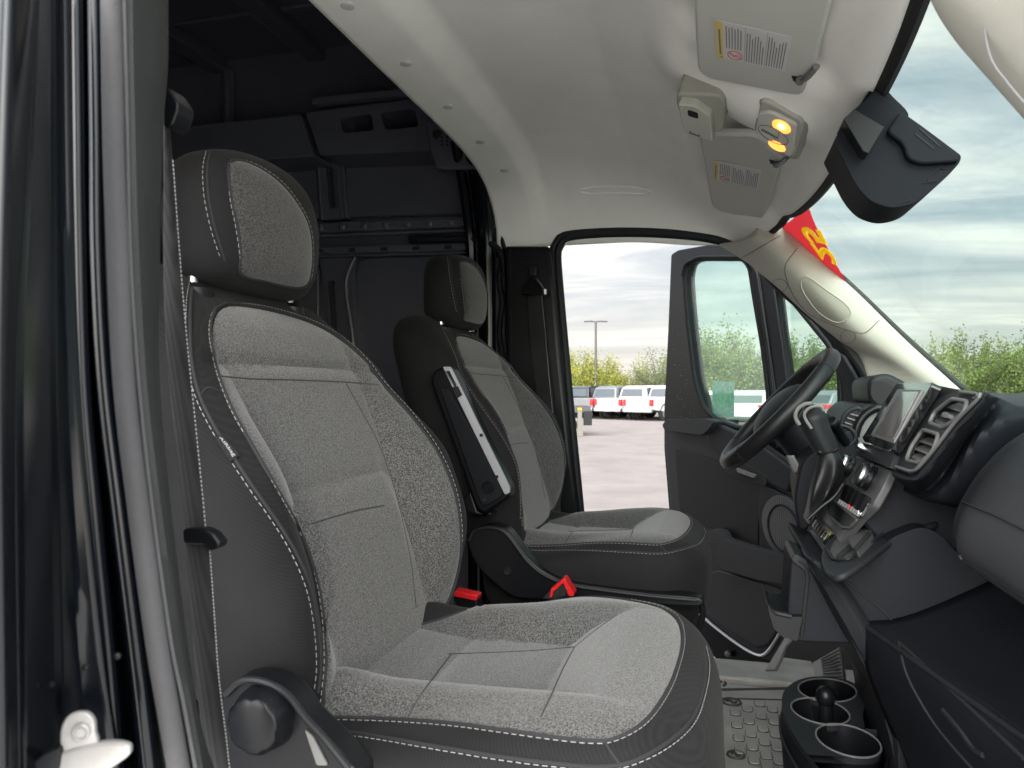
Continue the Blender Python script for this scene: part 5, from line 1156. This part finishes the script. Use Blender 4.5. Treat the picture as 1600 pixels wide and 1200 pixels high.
m = MB(); m.loft([[at(p[0], p[1], Y=2.10) for p in [(1195, 1048), (1212, 1020), (1226, 996), (1232, 990)]], [at(p[0], p[1], Y=2.06) for p in [(1212, 1048), (1221, 1030), (1228, 1010), (1238, 1000)]]], 20, 6); m.build('side_wall', MT['plastic_l'], fr_, solid=.004)
m = MB(); m.prism([zq(*p, off=.012) for p in [(1192, 1050), (1222, 1030), (1268, 1036), (1275, 1056), (1215, 1060)]], (0, 0, .006)); m.build('tread', MT['matrub'], fr_, bevel=.003)
pad = [at(p[0], p[1], Y=y) for p, y in [((1268, 1036), 1.86), ((1312, 1010), 1.78), ((1318, 1062), 1.70), ((1272, 1058), 1.78)]]
m = MB(); m.prism(pad, (.01, .02, -.01)); m.build('ribbed_pad', MT['plastic_l'], fr_, bevel=.003)
m = MB()
for k in range(8):
    s = .08+.115*k; A = pad[0].lerp(pad[3], s).lerp(pad[1].lerp(pad[2], s), .35); B = pad[0].lerp(pad[3], s).lerp(pad[1].lerp(pad[2], s), .98); m.tube([A-Vector((0, .002, 0)), B-Vector((0, .002, 0))], .0022, 6)
m.build('ribs', MT['plastic_l'], fr_)
CZ = -.525
czq = lambda x, y, off=0: at(x, y, Z=CZ+off)
ch = thing('cup_holder', (.17, 1.33, FL), 'black floor console with three round cup wells and a ball knob', 'cup holder')
o = [(1222, 1102), (1224, 1082), (1240, 1066), (1264, 1058), (1296, 1057), (1322, 1062), (1344, 1074), (1366, 1098), (1382, 1130), (1390, 1160), (1386, 1185), (1370, 1215), (1310, 1222), (1280, 1200), (1248, 1160), (1228, 1125)]
def el(c, a, b, n=30, ang=0): return [czq(c[0]+a*math.cos(t)*math.cos(ang)-b*math.sin(t)*math.sin(ang), c[1]+a*math.cos(t)*math.sin(ang)+b*math.sin(t)*math.cos(ang)) for t in [k/n*2*math.pi for k in range(n)]]
wells = [((1293, 1079), 46, 18, .10), ((1282, 1112), 47, 19, .22), ((1326, 1158), 53, 23, .28)]
poly_ = cr([czq(*p) for p in o], 90, True)
holes = [el(w_[0], w_[1], w_[2], 30, w_[3]) for w_ in wells]
# wells 1 and 2 nearly touch: keep the web between them
side_hole = [czq(*p) for p in [(1353, 1096), (1359, 1095), (1382, 1142), (1352, 1138), (1348, 1118)]]
m = MB(); m.prism(poly_, (0, 0, -.010), holes=holes+[side_hole]); m.build('deck', PG, ch, bevel=.002, seg=3)
inner = [p+Vector((0, 0, -.010)) for p in poly_]
m = MB(); cen_ = sum(inner, Vector())/len(inner)
m.grid([inner, [cen_+(p-cen_)*1.03+Vector((0, 0, -.03)) for p in inner], [cen_+(p-cen_)*.96+Vector((0, 0, -.12)) for p in inner], [Vector((cen_.x+(p.x-cen_.x)*.9, cen_.y+(p.y-cen_.y)*.9, FL)) for p in inner]], cv=True); m.build('body', PB, ch)
m = MB(); m.tube([cen_+(p-cen_)*1.03+Vector((0, 0, -.028)) for p in inner], .003, 8, closed=True); m.build('body_lip', PG, ch)
for h in holes:
    c = sum(h, Vector())/len(h); m = MB(); m.grid([[p+Vector((0, 0, -.001)) for p in h], [c+(p-c)*.97+Vector((0, 0, -.02)) for p in h], [c+(p-c)*.9+Vector((0, 0, -.075)) for p in h], [c+(p-c)*.02+Vector((0, 0, -.078)) for p in h]], cv=True); wl = m.build('cup_well', PS, ch)
    m = MB(); m.tube([c+(p-c)*1.0+Vector((0, 0, .0005)) for p in h], .0016, 6, closed=True); m.build('well_edge', MT['plastic_l'], wl)
c = sum(side_hole, Vector())/5; m = MB(); m.grid([side_hole, [c+(p-c)*.9+Vector((0, 0, -.06)) for p in side_hole], [c+Vector((0, 0, -.06))]*5], cv=True); m.build('coin_slot', PS, ch)
m = MB(); bk_ = czq(1290, 1088, .012); m.ell(bk_, (.016, .016, .018), 20); m.tube([bk_, bk_+Vector((0, 0, -.085))], [.010, .013], 14); m.build('ball_knob', PS, ch)
m = MB(); m.box(czq(1297, 1150, -.04), (.018, .004, .012)); m.build('well_clip', MT['plastic_l'], ch)
# ------------------------------------------------------------------ outside: parking lot, vehicles, trees
m = MB(); m.add([(-30, -30, GZ+.004), (30, -30, GZ+.004), (30, .2, GZ+.004), (-30, .2, GZ+.004)], [(0, 1, 2, 3)]); tag(m.build('bounce_sheet', mat('pale_bounce', (.72, .70, .66), .9, var=.08, vscale=.6)), kind='structure')  # unseen pale sheet added to bounce light up into the cab
asp = mat('pale_asphalt', (.19, .168, .16), .9, nscale=40, nstr=.4, ndist=.01, var=.16, vscale=.9, spec=.2)
grs = mat('spring_grass', (.10, .15, .045), .95, nscale=4, nstr=.6, ndist=.1, var=.35, vscale=.5, spec=.1)
m = MB(); m.add([(-900, -900, GZ-.01), (900, -900, GZ-.01), (900, 1500, GZ-.01), (-900, 1500, GZ-.01)], [(0, 1, 2, 3)]); tag(m.build('ground', grs), kind='structure')
m = MB(); m.add([(-90, -40, GZ), (80, -40, GZ), (80, 66, GZ), (-90, 66, GZ)], [(0, 1, 2, 3)]); tag(m.build('parking_lot', asp), kind='structure')
wp = mat('white_car_paint', (.46, .46, .465), .25, coat=.5); bp_ = mat('black_car_paint', (.012, .012, .014), .2, coat=.5); gp = mat('grey_car_paint', (.16, .165, .17), .25, coat=.5, metal=.3)
gp2 = mat('silver_green_paint', (.42, .46, .44), .25, coat=.5)
cgl = mat('car_window', (.045, .05, .055), .06, coat=.5); tyr = mat('tyre', (.012, .012, .012), .8); rim_ = mat('alloy_rim', (.45, .45, .46), .3, metal=.8)
tl = mat('tail_light', (.40, .012, .015), .2, coat=.5); bmp = mat('bumper_chrome', (.40, .40, .41), .3, metal=.6)
def GP(px, D): 
    p = ray(px, 612)*D; return Vector((p.x, p.y, GZ))
def wheel(par, x, y, r, Tm):
    m = MB(); s = 1 if y > 0 else -1
    m.lathe(Tm((x, y, r)), Tm((0, s, 0), 0), [(r*.62, .10), (r*.9, .11), (r, .08), (r, -.08), (r*.9, -.11), (r*.5, -.11)], 24); w_ = m.build('wheel', tyr, par)
    m = MB(); m.lathe(Tm((x, y, r)), Tm((0, s, 0), 0), [(r*.62, .10), (r*.55, .085), (r*.5, .06), (r*.2, .07), (.001, .075)], 24); m.build('rim', rim_, w_)
def vehicle(name, cat, label, pos, head, paint, kind, group):
    """head: angle of travel from straight away, clockwise to the right"""
    f_ = (CF*math.cos(head)+CR*math.sin(head)); f_.z = 0; f_.normalize(); l_ = Vector((-f_.y, f_.x, 0))
    def Tm(p, o=1): return (pos if o else Vector())+f_*p[0]+l_*p[1]+Vector((0, 0, p[2]))
    v = thing(name, pos, label, cat, group)
    if kind == 'pickup':
        W_ = .98
        body = [(0, .62), (.02, 1.18), (1.95, 1.20), (2.0, 1.22), (4.15, 1.24), (5.3, 1.16), (5.75, 1.0), (5.8, .55), (5.1, .42), (1.6, .42), (.9, .50)]
        cab = [(1.98, 1.2), (2.12, 1.78), (2.5, 1.90), (3.3, 1.90), (3.6, 1.82), (4.35, 1.22)]
        wx, wr = (1.15, 4.75), .41
    else:
        W_ = .92
        body = [(0, .45), (-.02, .80), (.05, 1.02), (.7, 1.05), (3.4, 1.02), (4.35, .86), (4.5, .5), (4.2, .3), (.3, .3)]
        cab = [(.12, 1.0), (.42, 1.45), (.8, 1.60), (2.2, 1.62), (2.7, 1.52), (3.4, 1.0)]
        wx, wr = (.95, 3.6), .34
    m = MB(); m.prism([Tm((x, -W_, z)) for x, z in body], l_*(2*W_)); m.build('body', paint, v, bevel=.05, seg=3)
    zb = cab[0][1]
    m = MB(); a = [Tm((x, -(W_-.02-(z-zb)*.24), z)) for x, z in cab]; b = [Tm((x, (W_-.02-(z-zb)*.24), z)) for x, z in cab]; m.grid([a, b], cv=True); m.f += [tuple(range(len(a))), tuple(len(a)+i for i in reversed(range(len(a))))]; m.build('cab', paint, v, bevel=.05, seg=3)
    # windows
    (x0, z0), (x1, z1) = cab[0], cab[1]; n_ = Vector((0, 0, 0))
    def wq(y): return [Tm((x0+(x1-x0)*t-.015, y*(W_-.02-((z0+(z1-z0)*t)-zb)*.24), z0+(z1-z0)*t)) for t in (.12, .88)]
    A, B = wq(-.86), wq(.86); m = MB(); m.prism([A[0], B[0], B[1], A[1]], -f_*.012); m.build('rear_window', cgl, v, bevel=.004)
    if kind == 'pickup': sw_ = [[(2.28, 1.30), (2.34, 1.76), (2.95, 1.80), (2.95, 1.28)], [(3.05, 1.28), (3.05, 1.80), (3.45, 1.76), (4.05, 1.28)]]
    else: sw_ = [[(.5, 1.08), (.72, 1.46), (1.05, 1.52), (1.1, 1.08)], [(1.18, 1.08), (1.15, 1.53), (1.95, 1.54), (1.95, 1.08)], [(2.03, 1.06), (2.03, 1.54), (2.5, 1.46), (3.1, 1.06)]]
    for s in (-1, 1):
        for q in sw_:
            m = MB(); m.prism([Tm((x, s*(W_-.012-(z-zb)*.24), z)) for x, z in q], l_*s*.012); m.build('side_window', cgl, v)
    for s in (-1, 1):
        m = MB(); zl = (.78, 1.14) if kind == 'pickup' else (.78, .98)
        m.prism([Tm((-.03, s*(W_-.17), zl[0])), Tm((-.03, s*(W_+.01), zl[0])), Tm((-.03, s*(W_+.01), zl[1])), Tm((-.03, s*(W_-.17 if kind == 'pickup' else W_-.35), zl[1]))], f_*(.16 if kind == 'pickup' else .3)); m.build('tail_light', tl, v, bevel=.01)
        for x in wx: wheel(v, x, s*(W_-.12), wr, Tm)
        for x in wx:
            m = MB(); m.lathe(Tm((x, s*(W_-.03), wr+.02)), l_*s, [(wr*1.22, -.04), (wr*1.24, .035), (wr*1.05, .036), (wr*1.05, .0)], 24); m.build('wheel_arch', bmp if False else tyr, v)
    m = MB(); m.prism([Tm((-.10, -W_, .45)), Tm((-.10, W_, .45)), Tm((-.10, W_, .66)), Tm((-.10, -W_, .66))], f_*.15); m.build('bumper', bmp if kind == 'pickup' else paint, v, bevel=.03)
    m = MB(); m.box(Tm((-.11, 0, .56)), (.33, .01, .15), Matrix((f_.cross(Vector((0, 0, 1))), f_, Vector((0, 0, 1)))).transposed()); m.build('licence_plate', MT['label_w'], v)
    if kind == 'pickup':
        m = MB(); m.prism([Tm((-.005, -W_+.2, .74)), Tm((-.005, W_-.2, .74)), Tm((-.005, W_-.2, 1.12)), Tm((-.005, -W_+.2, 1.12))], -f_*.012); m.build('tailgate', paint, v, bevel=.01)
        m = MB(); m.box(Tm((-.025, 0, .98)), (.16, .01, .06), Matrix((f_.cross(Vector((0, 0, 1))), f_, Vector((0, 0, 1)))).transposed()); m.build('tailgate_badge', gp, v)
    return v
hd_ = R_(50); G_ = 'pickup trucks parked across the lot'
fr, rt = CF.copy(), CR.copy(); fr.z = 0; rt.z = 0
A0 = GP(996, 40.0)
stp = fr*1.75-rt*1.36
vehicle('pickup_truck', 'pickup truck', 'white pickup with tall red tail light, parked nearest the open door in the row', A0, hd_, wp, 'pickup', G_)
vehicle('pickup_truck', 'pickup truck', 'white pickup parked between the nearest white pickup and the grey one', A0+stp, hd_, wp, 'pickup', G_)
vehicle('pickup_truck', 'pickup truck', 'grey pickup parked among white pickups in the row below the lamp post', A0+stp*2, hd_, gp, 'pickup', G_)
vehicle('pickup_truck', 'pickup truck', 'black pickup with red tail light behind the flatbed trailer', A0+stp*3.05, hd_, bp_, 'pickup', G_)
vehicle('pickup_truck', 'pickup truck', 'farthest white pickup at the left end of the row, near the grey roofed building', A0+stp*4.3+rt*.6, hd_, wp, 'pickup', G_)
S_ = 'cars seen through the open door windows'
vehicle('parked_suv', 'car', 'silver car with red tail light seen through the door glass beside the pale decal', GP(1162, 33), R_(38), gp2, 'suv', S_)
vehicle('parked_suv', 'car', 'white car at the left edge of the door glass', GP(1098, 37), R_(42), wp, 'suv', S_)
vehicle('parked_suv', 'car', 'white car behind the steering wheel rim, seen through the door glass', GP(1215, 38), R_(38), wp, 'suv', S_)
vehicle('parked_suv', 'car', 'grey car seen in the small quarter window past the steering wheel', GP(1270, 34), R_(70), gp, 'suv', S_)
# flatbed trailer end
tb = GP(880, 27.5)
tr = thing('flatbed_trailer', tb, 'dark flatbed trailer end with pale jack post, cut off by the door pillar', 'trailer')
Mt = Matrix((rt, fr, Vector((0, 0, 1)))).transposed()
m = MB(); m.box(tb+rt*(-1.6)+Vector((0, 0, .92)), (5.0, 2.2, .22), Mt); m.build('deck', mat('trailer_grey', (.035, .035, .04), .5), tr, bevel=.01)
m = MB(); m.box(tb+rt*(-1.6)+Vector((0, 0, .75)), (4.8, 1.8, .2), Mt); m.build('chassis', MT['hole'], tr)
m = MB(); m.box(tb+rt*.78+fr*-1.1+Vector((0, 0, .62)), (.30, .03, .5), Mt); m.build('mud_flap', MT['hole'], tr)
m = MB(); m.box(tb+rt*.50+fr*-1.15+Vector((0, 0, .50)), (.15, .12, .75), Mt); m.box(tb+rt*.50+fr*-1.15+Vector((0, 0, .08)), (.22, .2, .16), Mt); m.build('jack_post', mat('faded_white', (.12, .115, .10), .6), tr, bevel=.01)
m = MB(); m.box(tb+rt*.50+fr*-1.13+Vector((0, 0, .94)), (.14, .03, .09), Mt); m.build('marker_lamp', MT['yellow'], tr)
m = MB(); m.cyl(tb+rt*.1+fr*-.6+Vector((0, 0, .36)), tb+rt*.1+fr*-.9+Vector((0, 0, .36)), .34, 20); m.build('wheel', tyr, tr)
# lamp posts
def post(px, D, h, label):
    b = GP(px, D); l = thing('lamp_post', b, label, 'lamp post', 'lamp posts round the lot'); dk = mat('post_bronze', (.05, .045, .04), .5)
    m = MB(); m.tube([b, b+Vector((0, 0, h))], [.11, .08], 12); m.build('pole', dk, l)
    m = MB(); m.cyl(b, b+Vector((0, 0, .5)), .25, 14); m.build('footing', mat('concrete', (.4, .39, .37), .9), l)
    for s in (-1, 1):
        m = MB(); m.box(b+rt*s*.58+Vector((0, 0, h)), (.62, .3, .09), Mt @ Matrix.Rotation(s*.05, 3, 'Y')); m.tube([b+Vector((0, 0, h-.03)), b+rt*s*.3+Vector((0, 0, h))], .05, 8); m.build('lamp_head', dk, l, bevel=.02)
post(931, 58, 6.95, 'dark twin headed lamp post standing behind the row of pickups')
post(1306, 58, 6.3, 'lamp post seen in the small quarter window beside the door frame')
# building
bc = GP(868, 88); bd_ = thing('office_building', bc, 'low grey building with hipped grey roof at the left edge of the door opening', 'building')
def BL(x, y, z): return bc+rt*x+fr*y+Vector((0, 0, z))
m = MB(); m.prism([BL(-9, 0, 0), BL(1.9, 0, 0), BL(1.9, 8, 0), BL(-9, 8, 0)], (0, 0, 2.5)); m.build('wall', mat('stucco', (.33, .30, .28), .9), bd_)
m = MB(); m.add([BL(-10, -.8, 2.5), BL(2.7, -.8, 2.5), BL(2.7, 9, 2.5), BL(-10, 9, 2.5), BL(-5.5, 4, 4.1), BL(-1.6, 4, 4.1)], [(0, 1, 5, 4), (1, 2, 5), (2, 3, 4, 5), (3, 0, 4), (0, 3, 2, 1)]); m.build('roof', mat('grey_shingle', (.16, .15, .16), .85, var=.2, vscale=2), bd_)
m = MB(); m.box(BL(1.2, -.02, 1.25), (.5, .06, 2.5), Mt); m.build('downpipe', bp_, bd_)
m = MB(); m.box(BL(-.6, -.03, 1.3), (1.0, .06, 1.1), Mt); m.build('window', cgl, bd_)
# trees
def leafmat(name, c1, c2):
    m = bpy.data.materials.new(name); m.use_nodes = True; t = m.node_tree; b = t.nodes['Principled BSDF']; b.inputs['Roughness'].default_value = .7; b.inputs['Specular IOR Level'].default_value = .2
    tc = t.nodes.new('ShaderNodeTexCoord'); n = t.nodes.new('ShaderNodeTexNoise'); n.inputs['Scale'].default_value = .9; n.inputs['Detail'].default_value = 5; t.links.new(tc.outputs['Object'], n.inputs['Vector'])
    r = t.nodes.new('ShaderNodeValToRGB'); r.color_ramp.elements[0].position = .35; r.color_ramp.elements[0].color = (*c1, 1); r.color_ramp.elements[1].position = .65; r.color_ramp.elements[1].color = (*c2, 1)
    t.links.new(n.outputs['Fac'], r.inputs[0]); t.links.new(r.outputs[0], b.inputs['Base Color'])
    tr_ = t.nodes.new('ShaderNodeBsdfTranslucent'); t.links.new(r.outputs[0], tr_.inputs[0]); mx = t.nodes.new('ShaderNodeMixShader'); mx.inputs[0].default_value = .35
    o = t.nodes['Material Output']; t.links.new(b.outputs[0], mx.inputs[1]); t.links.new(tr_.outputs[0], mx.inputs[2]); t.links.new(mx.outputs[0], o.inputs[0]); return m
LM = dict(green=leafmat('leaf_green', (.055, .085, .022), (.23, .29, .085)), yellow=leafmat('leaf_yellow', (.15, .19, .04), (.33, .31, .06)), pale=leafmat('leaf_pale', (.17, .21, .11), (.32, .36, .20)))
bark = mat('bark', (.09, .075, .06), .9)
def tree_mesh(seed, h, rad, nb, nl, feather):
    rnd = random.Random(seed); tk = MB(); cw = MB()
    tk.tube([(0, 0, 0), (.1, .05, h*.3), (.0, .1, h*.55)], [h*.03, h*.022, h*.012], 8)
    for b in range(nb):
        a = rnd.random()*6.283; z0 = h*rnd.uniform(.08, .45); r = rad*rnd.uniform(.35, 1.0); tip = Vector((math.cos(a)*r, math.sin(a)*r, h*(rnd.uniform(.35, 1.0)**.8)*(1-.45*(r/rad)**2)))
        s0 = Vector((0, .05, z0)); mid = s0.lerp(tip, .5)+Vector((0, 0, -.1*h*rnd.random())); tk.tube([s0, mid, tip], [h*.010, h*.006, h*.0015], 5)
        for k in range(nl):
            t = rnd.random()**.6; c = s0.lerp(mid, t*2) if t < .5 else mid.lerp(tip, t*2-1)
            sp = rad*.17*(1.15-t*.5)*(.5 if feather else 1); c = c+Vector((rnd.gauss(0, sp), rnd.gauss(0, sp), rnd.gauss(0, sp*1.2)+(.25*sp if feather else 0)))
            s = rnd.uniform(.05, .12)*(.85 if feather else 1.0); u = Vector((rnd.gauss(0, 1), rnd.gauss(0, 1), rnd.gauss(0, 1))).normalized(); v = u.orthogonal().normalized(); cw.add([c-u*s, c+v*s*.6, c+u*s, c-v*s*.6], [(0, 1, 2, 3)])
    return tk, cw
PROTO = {}
def tree(px, D, h, wd, kind, mt_, label):
    pos = GP(px, D); t = thing('tree', pos, label, 'tree', 'spring trees beyond the lot')
    key = (kind, mt_)
    if key not in PROTO:
        tk, cw = tree_mesh({'broad': 3, 'feather': 8, 'small': 5}[kind], 6.0, {'broad': 3.0, 'feather': 2.2, 'small': 1.8}[kind], {'broad': 60, 'feather': 70, 'small': 34}[kind], {'broad': 130, 'feather': 100, 'small': 110}[kind], kind == 'feather')
        o = Vector((0, 0, 0)); a = tk.build('trunk', bark, None, org=o, weld=False); b = cw.build('crown', LM[mt_], None, org=o, weld=False, sharp=180)
        a.parent = t; b.parent = t; PROTO[key] = (a, b)
        for q in (a, b): q.location = (0, 0, 0)
    else:
        for q in PROTO[key]:
            c = q.copy(); COL.objects.link(c); c.parent = t
    t.scale = (wd/3.0, wd/3.0, h/6.0); t.rotation_euler.z = px*1.7
T = [(872, 62, 5.6, 3, 'broad', 'yellow', 'yellow green tree just right of the far door pillar, above the grey roof'),
     (905, 60, 5.2, 3, 'broad', 'yellow', 'broad yellow green tree just left of the lamp post'),
     (942, 63, 5.0, 2.6, 'broad', 'yellow', 'golden tree just right of the lamp post'),
     (968, 66, 4.0, 2.4, 'small', 'yellow', 'low sparse yellow tree in the gap above the pickups'),
     (1002, 64, 5.2, 2.2, 'small', 'yellow', 'small yellow tree above the nearest white pickup'),
     (1030, 62, 5.6, 3, 'broad', 'pale', 'pale grey green tree next to the open door edge'),
     (1088, 50, 5.9, 3, 'feather', 'green', 'green tree at the left edge of the door glass'),
     (1118, 50, 6.6, 3.4, 'broad', 'green', 'tallest broad green tree in the door glass'),
     (1152, 52, 5.9, 3, 'feather', 'green', 'feathery green tree in the middle of the door glass above the decal'),
     (1185, 54, 5.0, 3, 'broad', 'green', 'lower green tree against the door divider bar'),
     (1222, 48, 5.4, 2.6, 'feather', 'green', 'feathery green tree at the left of the quarter window'),
     (1252, 46, 5.6, 2.8, 'feather', 'green', 'green tree in the middle of the quarter window'),
     (1285, 46, 5.4, 2.8, 'broad', 'green', 'bushy green tree behind the steering wheel top'),
     (1330, 44, 5.0, 2.8, 'feather', 'green', 'green tree mostly hidden by the windshield pillar'),
     (1405, 42, 4.4, 2.6, 'feather', 'green', 'green shrub tree hidden low behind the windshield pillar base'),
     (1448, 36, 4.2, 2.4, 'feather', 'green', 'low green tree just past the windshield pillar in the windshield'),
     (1478, 36, 4.6, 2.2, 'feather', 'green', 'feathery green tree left of the tallest one in the windshield'),
     (1518, 36, 5.0, 2.4, 'feather', 'green', 'tallest feathery green tree in the windshield'),
     (1552, 38, 4.0, 2.0, 'broad', 'green', 'low bushy green tree in the dip of the windshield tree line'),
     (1585, 36, 4.6, 2.4, 'feather', 'green', 'feathery green tree near the right edge in the windshield'),
     (1625, 36, 5.0, 2.6, 'broad', 'green', 'bushy green tree cut by the right edge of the picture')]
for a in T: tree(*a)
def hedge_row():
    rnd = random.Random(9); m = MB()
    for k in range(17000):
        px = rnd.uniform(1060, 1680); D = rnd.uniform(46, 56) if px < 1400 else rnd.uniform(38, 44); p = GP(px, D); z = rnd.random()**1.3*(2.6+.9*math.sin(px*.06)+.5*math.sin(px*.21)); c = p+Vector((0, 0, z)); s = rnd.uniform(.05, .12)
        u = Vector((rnd.gauss(0, 1), rnd.gauss(0, 1), rnd.gauss(0, 1))).normalized(); v = u.orthogonal().normalized(); m.add([c-u*s, c+v*s*.6, c+u*s, c-v*s*.6], [(0, 1, 2, 3)])
    return tag(m.build('undergrowth', LM['green'], None, weld=False, sharp=180), 'thick green undergrowth below the trees', 'undergrowth', kind='stuff')
hedge_row()
